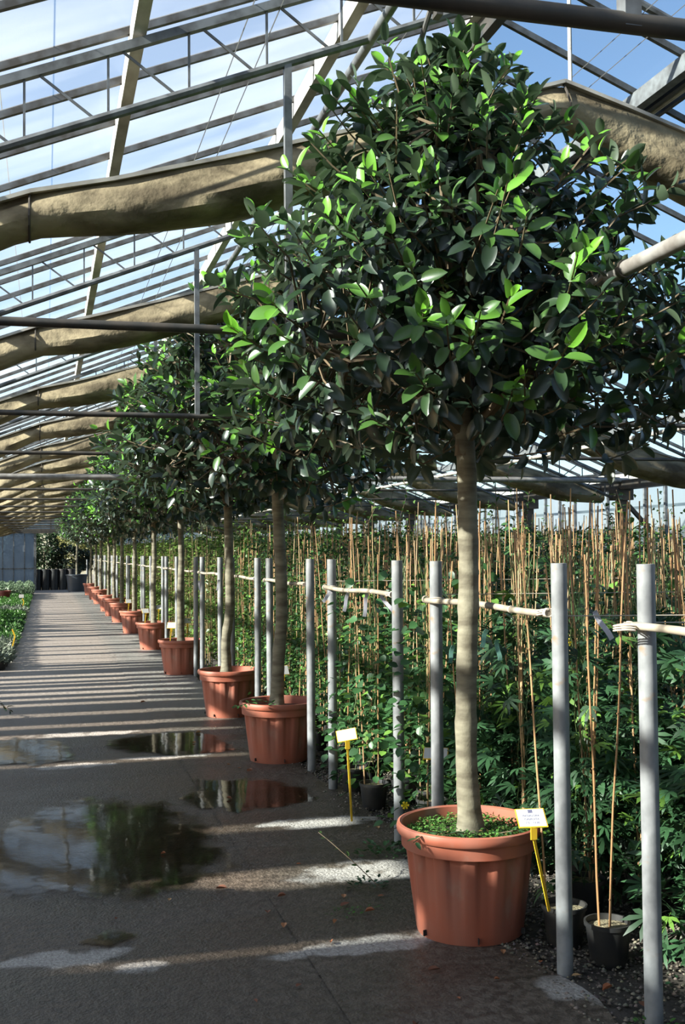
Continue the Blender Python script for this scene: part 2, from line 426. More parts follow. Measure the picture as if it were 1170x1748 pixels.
# neighbouring bays' roofs on either side
def slope2(name, xa, za, xb, zb, mat, nb):
    c = plane(name, [(xa,Y0,za),(xb,Y0,zb),(xb,YE,zb),(xa,YE,za)], mat); struct(c)
    bm = MB().bar((xa,0,za-.015),(xb,0,zb-.015),.026,.035).mesh('glazing_bar', m_alu, False)
    for i in range(nb): link('glazing_bar', bm, c, (0, -.92+51/nb*i, 0))
slope2('ceiling_side_bay', XE, zroof(XE), 8.75, 2.80, m_rafterglass_r, 50)
slope2('ceiling_left_bay', -7.75, 4.73, XL, zroof(XL), m_rafterglass_r, 50)
# added unseen screen to the left, slits cut so sun strips hit the path
def shade():
    mb = MB(); z = 2.75; shift = 5.4*math.tan(SUN_AZ)/1.0*1.0
    t27 = 1/math.tan(SUN_EL)
    dy = 2.75*t27*math.sin(SUN_AZ); dx = 2.75*t27*math.cos(SUN_AZ)
    gaps = [(4.40,.10,-1.2,.55),(4.40,.16,.9,1.75),(5.40,.34,1.12,2.3),(6.43,.17,1.1,2.3),(8.80,.12,-1,1.4),(10.2,.2,-1,1.2)]
    r = random.Random(5); y = 10.75
    while y < 48:
        w = r.uniform(.07,.27) if y < 17 else r.uniform(.3,.8)
        a = r.uniform(-.2, .9) if r.random() < .2 else -2.5; b = r.uniform(.9, 1.6) if r.random() < .4 else 2.4
        gaps.append((y, w, a, b)); y += w + (r.uniform(.18,.6) if y < 17 else r.uniform(.12,.32))
    xa, xb = -7.9, -2.85
    ylast = Y0-2
    for (yc, w, a, b) in gaps:
        y0 = yc-w/2-dy; y1 = yc+w/2-dy
        mb.add([(xa,ylast,z),(xb,ylast,z),(xb,y0,z),(xa,y0,z)], [(0,1,2,3)])
        ga, gb = max(xa, a-dx), min(xb, b-dx)
        if ga > xa+.01: mb.add([(xa,y0,z),(ga,y0,z),(ga-.9,y1,z),(xa,y1,z)], [(0,1,2,3)])
        if gb < xb-.01: mb.add([(gb+.7,y0,z),(xb,y0,z),(xb,y1,z),(gb,y1,z)], [(0,1,2,3)])
        ylast = y1
    mb.add([(xa,ylast,z),(xb,ylast,z),(xb,YE,z),(xa,YE,z)], [(0,1,2,3)])
    struct(mb.build('ceiling_added_slit_screen', m_slit_screen, None, False))
shade()

# added unseen wall behind the camera, cuts ambient light from the open end
m_dull_wall = M('added_dull_wall', (.20,.19,.17), .9, col2=(.13,.12,.11), scale=3)
struct(MB().add([(-7.75,Y0,-.1),(8.75,Y0,-.1),(8.75,Y0,2.8),(XE,Y0,zroof(XE)),(XR,Y0,zroof(XR)),(XL,Y0,zroof(XL)),(-7.75,Y0,4.73)], [(0,1,2,3,4,5,6)]).build('wall_front_added', m_dull_wall, None, False))
# purlins (white painted, run the length of the house)
def purlin(x, z, w, h, mat, label, name='roof_purlin', group='purlins under the roof glass'):
    o = MB().box((x-w/2, Y0, z-h/2), (x+w/2, YE, z+h/2))
    return tag(o.build(name, mat, None, False), label, 'roof beam', group)
PL = {.38:'white painted roof purlin left of the ridge, nearer the top left corner', 1.46:'white painted roof purlin between the leftmost purlin and the ridge'}
for x in (.38, 1.46): purlin(x, ztop(x)+.095, .055, .11, m_white_paint, PL[x])
for x, lab in ((-.72,'white purlin lowest on the left roof slope'), (-1.83,'white purlin beyond the left roof slope edge')): purlin(x, ztop(x)+.095, .055, .11, m_white_paint, lab)
t = thing('ridge_beam', 'dark steel ridge beam at the top of the glass roof', 'roof beam')
MB().box((XR-.03,Y0,ZR-.01),(XR+.03,YE,ZR+.13)).build('beam', m_steel_dark, t, False)
MB().box((XR-.085,Y0,ZR+.10),(XR-.03,YE,ZR+.14)).build('flange', m_white_paint, t, False)
for x, lab in ((3.42,'broad grey purlin with a pale pipe beside it, upper right corner'), (4.5,'grey purlin second from the ridge on the right slope'), (5.55,'grey purlin third from the ridge on the right slope'), (6.6,'grey purlin lowest on the right slope')):
    t = thing('roof_purlin', lab, 'roof beam', group='purlins of the right slope')
    z = ztop(x)+.09
    MB().box((x-.03,Y0,z-.04),(x+.03,YE,z+.06)).build('beam', m_steel, t, False)
    if x < 4:
        MB().box((x+.06,Y0,z-.04),(x+.09,YE,z+.05)).build('vent_bar', m_steel_dark, t, False)
        MB().tube([(x+.12,Y0,z-.03),(x+.12,YE,z-.03)], .016, 8).build('drive_pipe', m_pipe_pale, t)
        MB().box((x+.16,Y0,z-.04),(x+.19,YE,z+.04)).build('vent_bar', m_steel_dark, t, False)

# lattice roof trusses with their tie bar and hangers
HX = 1.01
def strut_pts():
    out = []
    for sgn in (-1, 1):
        d = .19
        k = 0
        while d < 4.9:
            x = XR + sgn*d
            zt = ztop(x); out.append(((x,0,zt), (x,0,zt-.27)))
            if d+.30 < 4.95:
                xa, xb = XR+sgn*(d+.29), XR+sgn*(d+.05)
                out.append(((xb,0,ztop(xb)-.27), (xa,0,ztop(xa))) if sgn > 0 else ((xa,0,ztop(xa)), (xb,0,ztop(xb)-.27)))
            d += .335; k += 1
    return out
# the photo's diagonals fall towards the ridge: top of one vertical to the foot of the next
SP = strut_pts()
chord = MB()
for sgn, xe in ((-1, XL), (1, XE)):
    chord.bar((xe,0,ztop(xe)),(XR,0,ZR),.036,.036)
m_ch = chord.mesh('top_chord', m_steel, False)
chord = MB()
for sgn, xe in ((-1, XL), (1, XE)):
    chord.tube([(xe,0,ztop(xe)-.27),(XR,0,ZR-.27)], .020, 8)
m_cb = chord.mesh('bottom_chord', m_steel)
m_tiebar = MB().tube([(XL,0,2.53),(XE,0,2.56)], .019, 10).mesh('tie_bar', m_steel_dark)
strut_me = [MB().bar(a, b, .010, .010, up=(0,1,0)).mesh('strut', m_steel, False) for a, b in SP]
lat_me = []
for sd_ in (-1, 1):
    lat = MB()
    for a, b in SP:
        if (a[0]-XR)*sd_ > 0: lat.bar(a, b, .011, .011, up=(0,1,0))
    lat_me.append(lat.mesh('lattice', m_steel, False))
def hanger(x): return MB().box((x-.016,-.016,2.53),(x+.016,.016,ztop(x)-.27)).mesh('hanger', m_steel, False)
hang = [hanger(HX), hanger(2*XR-HX)]
ordn = ['first','second','third','fourth','fifth','sixth','seventh','eighth','ninth','tenth','eleventh','twelfth','thirteenth','fourteenth','fifteenth','sixteenth','seventeenth']
for k in range(-1, 15):
    lab = ('overhead steel tie bar crossing the upper right corner, nearest the camera' if k < 0 else
           'lattice steel roof truss with round tie bar, %s from the front' % ordn[k])
    t = thing('roof_truss', lab, 'roof truss', (0, 4.64+3*k if k >= 0 else 1.76, 0), group='lattice roof trusses')
    link('top_chord', m_ch, t); link('bottom_chord', m_cb, t); link('tie_bar', m_tiebar, t)
    for h in hang: link('hanger', h, t)
    if k < 3:
        for s in strut_me: link('strut', s, t)
    else:
        for q in lat_me: link('lattice', q, t)

# Y-direction services
def tubeY(name, x, z, r, mat, label, cat='pipe', y0=Y0, y1=YE, sag=0):
    n = 1 if not sag else 40
    pts = [(x, y0+(y1-y0)*i/n, z - (sag*4*((i*1.0*(y1-y0)/n/3) % 1)*(1-((i*1.0*(y1-y0)/n/3) % 1)) if sag else 0)) for i in range(n+1)]
    return tag(MB().tube(pts, r, 10 if r > .01 else 4).build(name, mat), label, cat)
tubeY('purlin_pipe', 1.39, 3.86, .022, m_steel, 'thin grey steel pipe lying along the truss bottom chords by the tree top')
t = thing('heating_pipe', 'thick beige pipe entering the nearest tree crown from the right', 'pipe')
MB().tube([(2.0,Y0,2.6),(2.0,YE,2.6)], .028, 12).build('pipe', m_pipe, t)
for y in (3.55,): MB().tube([(2.0,y-.012,2.6),(2.0,y+.012,2.6)], .034, 12).build('clamp', m_steel_dark, t)
tubeY('irrigation_pipe', 4.86, 2.55, .02, m_pipe_pale, 'pale thin pipe running diagonally above the canes, middle of the bed')
tubeY('irrigation_pipe', 8.15, 2.55, .02, m_pipe_pale, 'pale thin pipe high along the right wall')
for x, z, lab in ((-.22,3.9,'thin overhead wire at the far left of the roof'),(.86,3.95,'left one of two close overhead wires crossing the left roof slope'),(.98,3.95,'right one of two close overhead wires crossing the left roof slope'),
                  (1.75,4.2,'thin wire above the top of the nearest tree'),(2.75,4.15,'left of two wires crossing behind the white hanger rod'),(2.9,4.15,'right of two wires crossing behind the white hanger rod'),(3.9,4.0,'thin wire right of the broad grey purlin')):
    tubeY('overhead_wire', x, z, .0028, m_wire, lab, 'wire')
t = thing('water_main', 'thick grey pipe crossing above the canes with an elbow at the right', 'pipe')
MB().tube([(XL,13.45,2.50),(8.38,13.45,2.52)], .034, 12).build('pipe', m_pipe, t)
MB().tube([(8.38,13.45,2.52),(8.44,13.45,2.54),(8.44,13.45,2.72)], .036, 10).build('elbow', m_pipe, t)
MB().tube([(8.44,13.45,2.72),(8.7,13.45,2.74)], .03, 10).build('outlet', m_pipe_pale, t)
# vent linkage near the tree top
t = thing('vent_linkage', 'dark slender vent opening rods above the nearest tree crown', 'vent rod')
MB().tube([(1.72,4.35,4.35),(1.60,4.75,3.75)], .013, 8).build('rod', m_steel_dark, t)
MB().tube([(1.45,4.55,4.1),(1.66,4.57,3.98)], .010, 6).build('rod', m_steel_dark, t)
MB().box((1.655,4.52,3.95),(1.685,4.58,4.0)).build('joint', m_steel_dark, t)

# folded shade curtains hanging in swags across the house, one per bay
KEYS = [(-2.6,2.42,.22,.22),(-1.9,2.58,.30,.24),(-1.2,2.78,.30,.25),(-.6,2.99,.25,.22),(-.07,3.19,.19,.18),(.3,3.275,.235,.21),(.8,3.415,.27,.24),(1.3,3.565,.265,.24),(1.9,3.745,.235,.21),(2.52,3.945,.20,.18),
        (2.9,3.84,.28,.21),(3.3,3.72,.34,.25),(3.9,3.53,.36,.26),(4.5,3.36,.30,.23),(5.0,3.19,.20,.18),(5.5,3.0,.26,.22),(6.2,2.76,.32,.25),(6.9,2.58,.30,.24),(7.5,2.44,.2,.2)]
def swag_mesh(seed):
    r = random.Random(seed); mb = MB(); vs = []; fs = []; NS = 90; prof = 16
    xs = [k[0] for k in KEYS]
    ph = [r.uniform(0, 6.28) for _ in range(6)]
    for i in range(NS+1):
        x = xs[0] + (xs[-1]-xs[0])*i/NS
        zt = float(np.interp(x, xs, [k[1] for k in KEYS])); d = float(np.interp(x, xs, [k[2] for k in KEYS])); w = float(np.interp(x, xs, [k[3] for k in KEYS]))
        d *= 1 + .04*math.sin(3.1*x+ph[0]); w *= 1 + .06*math.sin(2.3*x+ph[1])
        P = [(-w*.26, 0), (-w*.33, -.03), (-w*.46, -d*.28), (-w*.60, -d*.50), (-w*.66, -d*.64), (-w*.60, -d*.80), (-w*.40, -d*.94), (-w*.12, -d), (w*.12, -d*.99), (w*.33, -d*.9), (w*.5, -d*.75), (w*.55, -d*.5), (w*.45, -d*.25), (w*.38, -.03), (w*.34, .0), (0, .004)]
        for j, (yy, zz) in enumerate(P):
            wob = .010*math.sin(5*x+ph[2]+j*.9) + .006*math.sin(11*x+ph[3]+j*1.7)
            vs.append((x, yy+wob*(0 if j in (0, 14, 15) else 1), zt+zz))
    for i in range(NS):
        for j in range(prof): fs.append((i*prof+j, i*prof+(j+1) % prof, (i+1)*prof+(j+1) % prof, (i+1)*prof+j))
    fs.append(tuple(range(prof))); fs.append(tuple(reversed([NS*prof+j for j in range(prof)])))
    mb.add(vs, [tuple(reversed(f)) for f in fs]); return mb.mesh('curtain', m_cloth)
sw_me = [swag_mesh(s) for s in range(3)]
tr = MB()
for a, b in zip(KEYS[:-1], KEYS[1:]): tr.bar((a[0],-.055,a[1]+.006),(b[0]+.002,-.055,b[1]+.006),.05,.018)
tr_me = tr.mesh('top_rail', m_pipe_pale, False)
seam = MB()
for x in (-.07, 2.52, 5.0):
    k = [q for q in KEYS if q[0] == x][0]; w, d, zt = k[3], k[2], k[1]
    pts = [(x,-w*.27-.006,zt),(x,-w*.46-.008,zt-d*.28),(x,-w*.66-.012,zt-d*.64),(x,-w*.6-.01,zt-d*.82),(x,-w*.12,zt-d-.012),(x,w*.3,zt-d*.92-.012)]
    seam.tube(pts, .006, 5)
seam_me = seam.mesh('seam', m_cloth_seam)
for k in range(-2, 15):
    t = thing('shade_curtain', ('brown folded shade curtain slung across the roof, %s from the front' % ordn[k]) if k >= 0 else 'brown folded shade curtain over the camera, above the top of the frame', 'shade curtain', (0, 5.1+3*k, 0), group='folded shade curtains')
    link('curtain', sw_me[k % 3], t); link('top_rail', tr_me, t); link('seam', seam_me, t)
    ho = MB().tube([(2.56,-.05,3.95),(2.56,-.05,ZR+.1)], .011, 8).mesh('hanger_rod', m_white_paint) if k == -2 else ho
    link('hanger_rod', ho, t)

# gutters and columns
for x, lab in ((XE,'steel gutter beam along the right eave'),(XL,'steel gutter beam along the left eave')):
    tag(MB().box((x-.09,Y0,2.40),(x+.09,YE,2.52)).build('gutter', m_steel_dark, None, False), lab, 'gutter')
def column(x, y, lab, brace):
    t = thing('steel_column', lab, 'column', (x,y,0), group='steel columns along the right eave')
    MB().box((-.06,-.06,-.02),(.06,.06,2.42)).build('shaft', m_steel_dark, t, False)
    MB().box((-.12,-.12,2.26),(.12,.12,2.42)).build('bracket', m_steel_dark, t, False)
    if brace: MB().bar((.05,0,2.25),(.78,0,1.5),.05,.05).build('brace', m_steel_dark, t, False)
for k in range(0, 15):
    y = 4.6+3*k
    if y < 7: continue
    column(XE, y, {3:'dark steel column with diagonal brace by the right wall', 4:'dark steel column second nearest, left of the braced one'}.get(k, 'dark steel column half hidden behind the canes by the right wall'), k == 3)

# side wall of whitewashed sheets with mullions
w = plane('wall_right', [(8.75,Y0,-.02),(8.75,YE,-.02),(8.75,YE,2.78),(8.75,Y0,2.78)], m_wallsheet); struct(w)
mu = MB().box((8.70,-.02,0),(8.745,.02,2.76)).mesh('mullion', m_steel, False)
for i in range(88): link('mullion', mu, w, (0, -1.1+.575*i, 0))
MB().box((8.69,Y0,2.66),(8.75,YE,2.78)).build('top_rail', m_pipe_pale, w, False)
MB().box((8.68,Y0,1.05),(8.74,YE,1.10)).build('rail', m_steel, w, False)
# end wall with a wide opening, glazed gable above a beam
w = MB().box((-2.6,YE,0),(-.44,YE+.03,2.6)); w = w.build('wall_back', m_wallsheet, None, False); struct(w)
for i in range(5): MB().box((-2.3+.46*i,YE-.05,0),(-2.26+.46*i,YE-.003,2.6)).build('mullion', m_steel, w, False)
MB().box((-2.6,YE-.05,.95),(-.45,YE-.005,1.0)).build('rail', m_steel, w, False)
MB().box((-.50,YE-.09,0),(-.40,YE+.02,2.62)).build('jamb', m_steel, w, False)
w = MB().add([(3.0,YE,0),(XE,YE,0),(XE,YE,2.6),(3.0,YE,2.6)], [(0,1,2,3)]).build('wall_back_right', m_wallsheet, None, False); struct(w)
g = MB().add([(XL,YE,2.6),(XE,YE,2.6),(XR,YE,zroof(XR))], [(0,1,2)]).build('wall_gable', m_wallsheet, None, False); struct(g)
for i in range(9): 
    x = -1.9+1.06*i; MB().box((x-.025,YE-.06,2.6),(x+.025,YE-.005,zroof(x)-.02)).build('mullion', m_steel_dark, g, False)
for z in (2.85,3.05,3.3,3.6,4.0):
    hx = (zroof(XR)-z)/SL; MB().box((max(XL,XR-hx),YE-.055,z-.02),(XR+hx,YE-.006,z+.02)).build('transom', m_steel_dark, g, False)
tag(MB().box((XL,YE-.14,2.52),(XE,YE-.02,2.72)).build('header_beam', m_steel_dark, None, False), 'dark horizontal beam across the far end wall above the doorway', 'beam')

# ------------------------------------------------------------------ ficus trees in terracotta pots
OVAL = oval_tpl(6, .20, .14, tip=.02); OVAL3 = oval_tpl(3, .16, .14); DIA = diamond_tpl(); PALM = palmate_tpl()
CZ = [2.10, 2.17, 2.32, 2.62, 2.85, 3.05, 3.3, 3.55, 3.72, 3.84]
CR = [.55, .92, 1.06, 1.10, 1.04, .93, .74, .50, .28, .05]
def cxo(z, k): return float(np.interp(z, [2.0,2.7,3.05,3.35,3.6,3.84], [.12,.0,.02,-.10,-.08,-.02]))*k
def crown(seed, nshoot, full=True, CR=CR):
    r = np.random.default_rng(seed); pr = random.Random(seed)
    tw = MB()
    # main limbs
    limbs = []
    for i in range(11):
        a = 2*math.pi*i/11 + pr.uniform(-.25,.25); el = pr.uniform(.15, 1.25)
        z1 = 2.2 + math.sin(el)*1.25*pr.uniform(.8,1.05); rr = np.interp(z1, CZ, CR)*.62
        p0 = Vector((0,0,2.02+.16*pr.random())); p2 = Vector((math.cos(a)*rr, math.sin(a)*rr, z1))
        p1 = p0.lerp(p2,.5)+Vector((0,0,-.05 if el > .6 else .08)); pts = [p0, p0.lerp(p1,.5)+Vector((0,0,.02)), p1, p1.lerp(p2,.5), p2]
        tw.tube(pts, [.026,.022,.018,.014,.010], 6, cap=False); limbs += [p0.lerp(p2,.35), p1, p1.lerp(p2,.5), p2]
    tw.tube([(0,0,2.0),(.02,.01,2.4),(-.02,.02,2.9),(.01,0,3.4)], [.04,.03,.02,.01], 7, cap=False)
    limbs += [Vector((0,0,z)) for z in (2.4,2.8,3.1,3.4)]
    LP, LD, LN, LL, LW, LC = [], [], [], [], [], []
    n = 0
    while n < nshoot:
        z = 2.10 + (3.84-2.10)*(pr.random()**1.05)
        R = float(np.interp(z, CZ, CR))
        if pr.random() > (R+.25)/1.3: continue
        
        n += 1
        a = pr.uniform(0, 2*math.pi); q = pr.random()
        depth = (1-.16*pr.random()) if q < .62 else (1-.75*math.sqrt(pr.random())*.95)
        bump = 1 + .07*math.sin(3*a+seed) + .06*math.sin(7*a+4*z+seed)
        rr = R*depth*bump
        if depth > .84 and pr.random() < .06: rr *= 1.08; 
        if z < 2.3 and rr < .45: continue
        tip = Vector((math.cos(a)*rr + cxo(z, 1 if full else 0), math.sin(a)*rr, z + .05*pr.gauss(0,1)))
        topness = max(0, min(1, (z-2.3)/1.2))
        out = Vector((math.cos(a), math.sin(a), 0))
        axis = (out*(.95-.6*topness) + Vector((0,0,.35+.75*topness)) + Vector((pr.gauss(0,.25),pr.gauss(0,.25),pr.gauss(0,.2)))).normalized()
        slen = pr.uniform(.16,.34)
        base = tip - axis*slen*.55 - out*slen*.6 - Vector((0,0,.03))
        near = min(limbs, key=lambda L_: (L_-base).length + .2*pr.random())
        mid = near.lerp(base,.55)+Vector((0,0,-.04))
        tw.tube([near, mid, base, base.lerp(tip,.5)-Vector((0,0,.01)), tip], [.008,.006,.005,.004,.003], 3, cap=False)
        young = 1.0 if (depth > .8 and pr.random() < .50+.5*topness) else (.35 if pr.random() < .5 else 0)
        nl = pr.randint(10, 15) if full else pr.randint(9, 13)
        x_ = axis.orthogonal().normalized(); y_ = axis.cross(x_); ga = pr.uniform(0, 6.28)
        for j in range(nl):
            t = j/(nl-1); ga += 2.4+pr.gauss(0,.2)
            p = tip.lerp(base, t*1.0) if t < .999 else base
            ang = math.radians(14 + 95*t**.8 + pr.gauss(0, 9))
            rad = x_*math.cos(ga)+y_*math.sin(ga)
            d = axis*math.cos(ang)+rad*math.sin(ang)
            d.z -= .95*t*t + .05; d.normalize()
            nn = (axis*1.0 - d*axis.dot(d)) + Vector((0,0,.25))
            if t > .5: nn = nn + out*.6
            nn = nn + Vector((pr.gauss(0,.25),pr.gauss(0,.25),pr.gauss(0,.15)))
            L_ = pr.uniform(.092,.125)*(.72 if j < 2 else 1.0)
            LP.append(p); LD.append(d); LN.append(nn); LL.append(L_); LW.append(L_*pr.uniform(.40,.50))
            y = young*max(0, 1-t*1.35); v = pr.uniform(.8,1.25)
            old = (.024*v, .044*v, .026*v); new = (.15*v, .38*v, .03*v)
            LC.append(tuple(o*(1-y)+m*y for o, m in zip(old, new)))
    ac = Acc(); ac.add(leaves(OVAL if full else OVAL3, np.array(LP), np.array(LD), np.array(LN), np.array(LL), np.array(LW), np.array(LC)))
    return ac.mesh('foliage', m_ficus), tw.mesh('branches', m_twig)
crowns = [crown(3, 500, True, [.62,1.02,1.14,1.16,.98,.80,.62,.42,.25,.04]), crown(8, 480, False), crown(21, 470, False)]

def pot_me():
    mb = MB()
    def fr(r, z, a):
        if z > .355: return r
        k = max(0.0, min(1.0, (z-.03)/.30)); s = (a*13/(2*math.pi)) % 1
        w = .5-.22*k                           # panels narrow into V flutes towards the top
        if s < w*.0+.12: g = s/.12
        elif s < .5: g = 1
        elif s < .62: g = 1-(s-.5)/.12
        else: g = 0
        return r*(1 - .062*k*g)
    prof = [(.205,0.0),(.222,.0),(.226,.015),(.232,.06),(.24,.12),(.25,.2),(.259,.28),(.266,.335),(.268,.345),(.272,.352),(.285,.356),(.287,.395),(.288,.41)]
    mb.lathe(prof, 144, fr=fr)
    body = mb.mesh('pot', m_terra)
    rim = MB().lathe([(.284,.405),(.300,.409),(.305,.417),(.306,.435),(.302,.448),(.292,.452),(.282,.446),(.279,.42),(.274,.36)], 72).mesh('rim', m_terra)
    foot = MB()
    for i in range(6):
        a = math.pi*2*i/6+.2; c, s = math.cos(a), math.sin(a)
        foot.bar((c*.2295-.0*s, s*.2295, .012),(c*.2305, s*.2305,.036), .026,.004, up=(-s,c,0))
    return body, rim, foot.mesh('drain_slot', m_black, False)
P_body, P_rim, P_slot = pot_me()
P_soil = MB().lathe([(.0001,.40),(.1,.398),(.2,.392),(.281,.388)], 40).mesh('soil', m_soil)

trunks = []
T1 = [(.015,.39),(.008,.44),(-.006,.70),(-.004,.95),(.005,1.22),(.014,1.45),(.013,1.75),(.012,1.95),(-.003,2.23),(0,2.6)]
T2 = [(-.02,.39),(-.018,.43),(-.004,.60),(.0,.79),(.03,1.06),(.025,1.43),(.0,1.98),(0,2.5)]
T3 = [(-.03,.39),(-.02,.47),(-.035,.72),(-.01,.85),(.015,1.04),(.01,1.4),(.0,2.02),(0,2.5)]
T4 = [(.0,.39),(.0,.5),(-.01,1.0),(.01,1.5),(0,2.0),(0,2.5)]
def trunk_me(T, r0=.047):
    pts = []; rr = []
    z0, z1 = T[0][1], T[-1][1]; n = 60
    zs = [q[1] for q in T]; xs = [q[0] for q in T]
    for i in range(n+1):
        z = z0+(z1-z0)*i/n; x = float(np.interp(z, zs, xs))
        # soften the kinks
        x = (x+float(np.interp(z-.08, zs, xs))+float(np.interp(z+.08, zs, xs)))/3
        flare = .022*math.exp(-(z-z0)/.07)
        r = r0*(1-.16*(z-z0)/2.0)+flare + .0012*math.sin(z*47)+.0010*math.sin(z*23+1)
        if i % 13 == 0: r += .0025
        pts.append((x, .004*math.sin(z*3), z)); rr.append(r)
    return MB().tube(pts, rr, 20).mesh('trunk', m_bark)
T_me = [trunk_me(T1), trunk_me(T2, .05), trunk_me(T3, .048), trunk_me(T4, .045)]

TREES = [(1.735,4.47),(1.745,8.5),(1.745,10.93),(1.74,14.9),(1.75,18.84),(1.73,22.78),(1.72,26.5),(1.71,29.3),(1.70,31.7),(1.71,36.5),(1.70,39.9),(1.70,44.4)]
TL = ['largest clipped ficus tree in terracotta pot nearest the camera, sign at its rim',
      'second potted ficus standard from the camera, twigs poking over its pot rim',
      'third ficus standard, trunk bent left at its foot',
      'fourth ficus standard from the camera, straight pale trunk',
      'fifth ficus standard in ribbed terracotta pot along the path',
      'sixth ficus standard in ribbed terracotta pot along the path',
      'seventh ficus standard from the front of the row','eighth ficus standard from the front of the row','ninth ficus standard from the front of the row',
      'tenth ficus standard from the front of the row','eleventh ficus standard from the front of the row','last terracotta potted ficus before the black tub']
SH = [(0,0),(1,1),(2,2),(1,3),(2,3),(0,3),(1,3),(2,3),(1,3),(2,3),(1,3),(2,3)]
for i, ((x, y), lab) in enumerate(zip(TREES, TL)):
    t = thing('potted_ficus_tree', lab, 'potted tree', (x,y,0.004), 0, 'ficus standards in terracotta pots along the path')
    p = link('pot', P_body, t); link('rim', P_rim, p); link('drain_slot', P_slot, p)
    p.rotation_euler.z = [.1,.3,.55,.2,.4,.0][i % 6]
    link('soil', P_soil, t)
    link('trunk', T_me[SH[i][1]], t)
    f = link('foliage', crowns[SH[i][0]][0], t); b = link('branches', crowns[SH[i][0]][1], t)
    for o in (f, b): 
        o.rotation_euler.z = [0,.8,2.1,3.3,4.2,5.0,1.4,2.9,.3,5.6,3.9,2.4][i]
        if i: o.scale = (1.12+.03*(i % 3),)*2+(1.07,); o.location.z = -.12
    if i == 0: TREE1 = t
# creeping ground cover in the first pot
r = np.random.default_rng(2); k = 2600
a = r.uniform(0,6.283,k); rad = np.sqrt(r.uniform(0.02,1,k))*.262
pos = np.stack([rad*np.cos(a), rad*np.sin(a), .392+r.uniform(0,.03,k)+.006*np.sin(9*a)],1)
d = np.stack([r.normal(0,1,k), r.normal(0,1,k), r.uniform(0,.9,k)],1); nn = np.stack([r.normal(0,.3,k), r.normal(0,.3,k), np.ones(k)],1)
v = r.uniform(.6,1.4,(k,1)); c = np.where(r.random((k,1)) < .12, np.array([[.16,.12,.04]]), np.array([[.075,.19,.03]]))*v
ac = Acc(); ac.add(leaves(DIA, pos, d, nn, r.uniform(.012,.022,k), r.uniform(.009,.014,k), c))
o = link('ground_cover', ac.mesh('ground_cover', m_moss), TREE1); o['label'] = 'creeping green ground cover over the soil'; o['kind'] = 'stuff'
def sprig(name, parent, pts, n, L_, tpl, col, seed, mat=m_leaf, wr=.4):
    r = random.Random(seed); mb = MB(); mb.tube(pts, .0025, 4, cap=False)
    P, D, Nn, LL, WW, CC = [], [], [], [], [], []
    pv = [Vector(p) for p in pts]
    for i in range(n):
        t = (i+.5)/n*(len(pv)-1); j = min(int(t), len(pv)-2); p = pv[j].lerp(pv[j+1], t-j); ax = (pv[j+1]-pv[j]).normalized()
        side = ax.cross(Vector((0,0,1))); side = side.normalized() if side.length > .01 else Vector((1,0,0))
        dd = ax*.5 + side*(1 if i % 2 else -1) + Vector((r.gauss(0,.3),r.gauss(0,.3),r.gauss(.1,.3)))
        P.append(p); D.append(dd); Nn.append((r.gauss(0,.3),r.gauss(0,.3),1)); l = L_*r.uniform(.7,1.2); LL.append(l); WW.append(l*wr); v = r.uniform(.7,1.3); CC.append([q*v for q in col])
    ac = Acc(); ac.add(leaves(tpl, np.array(P), np.array(D), np.array(Nn), np.array(LL), np.array(WW), np.array(CC)))
    st = mb.mesh('stem', m_twig)
    o = link(name, ac.mesh(name, mat), parent); link('stem', st, o if parent is None else o)
    return o
for i, pts in enumerate([[(-.02,-.08,.41),(-.1,-.13,.44),(-.2,-.15,.43)],[(.05,-.1,.41),(.14,-.14,.43),(.2,-.1,.42)],[(-.1,-.02,.41),(-.22,-.12,.45),(-.3,-.16,.42)]]):
    sprig('seedling', TREE1, pts, 9, .055, OVAL3, (.05,.13,.045), i)

# black tub with its own ficus at the far end
t = thing('potted_ficus_tree', 'ficus standard in a large black tub in front of the doorway', 'potted tree', (1.30,49.3,0.004))
MB().lathe([(.36,0),(.37,.01),(.44,.66),(.47,.67),(.47,.72),(.43,.72),(.43,.64),(.0001,.63)], 40).build('tub', M('dark_blue_black_tub', (.05,.06,.075), .4), t)
MB().tube([(.42,-.1,.64),(.42,-.1,1.35)], .03, 8).build('stake', m_post, t)
for me, nm in ((T_me[3],'trunk'),(crowns[2][0],'foliage'),(crowns[2][1],'branches')):
    o = link(nm, me, t); o.location = (0,0,.25)

# ------------------------------------------------------------------ post-and-rail frames beside the bed
POSTS = [3.40]
PAIRS = [(3.9,5.25),(5.9,7.33),(8.0,9.48),(10.12,11.5),(12.37,13.8),(14.5,15.9)]
y = 16.6
while y < 46: PAIRS.append((y, y+1.42)); y += 2.1
post_me = MB().lathe([(.026,1.535),(.026,1.548),(.031,1.548),(.031,0.0),(.031,-.01)][::-1], 20).mesh('shaft', m_post)
def post(x, y, lab, lean=0):
    t = thing('grey_post', lab, 'post', (x,y,0), 0, 'grey posts between the pots and the bed')
    link('shaft', post_me, t); t.rotation_euler = (0, lean, 0); return t
post(1.975, 3.40, 'grey round post nearest the camera at the right edge, rust stained')
PN = {0:('grey post in the foreground right of the nearest terracotta pot','grey post just left of the nearest ficus trunk'),
      1:('grey post rising behind the left rim of the nearest pot','grey post left of the white ribbon rail, beside the gravel edge'),
      2:('grey post at the right side of the second pot','grey post directly behind the second ficus trunk'),
      3:('grey post left of the second ficus trunk','grey post right of the third ficus trunk')}
for i, (a, b) in enumerate(PAIRS):
    la, lb = PN.get(i, ('grey post of a frame far down the row','grey post of a frame far down the row'))
    post(1.885 if i else 1.895, a, la, .004*math.sin(i*3)); post(1.875, b, lb, .004*math.cos(i*5))
RL = ['pale horizontal pole tied between the foreground posts, behind the nearest trunk','pale pole with white tag ribbons between two grey posts','pale pole passing behind the second trunk','pale pole right of the third trunk']
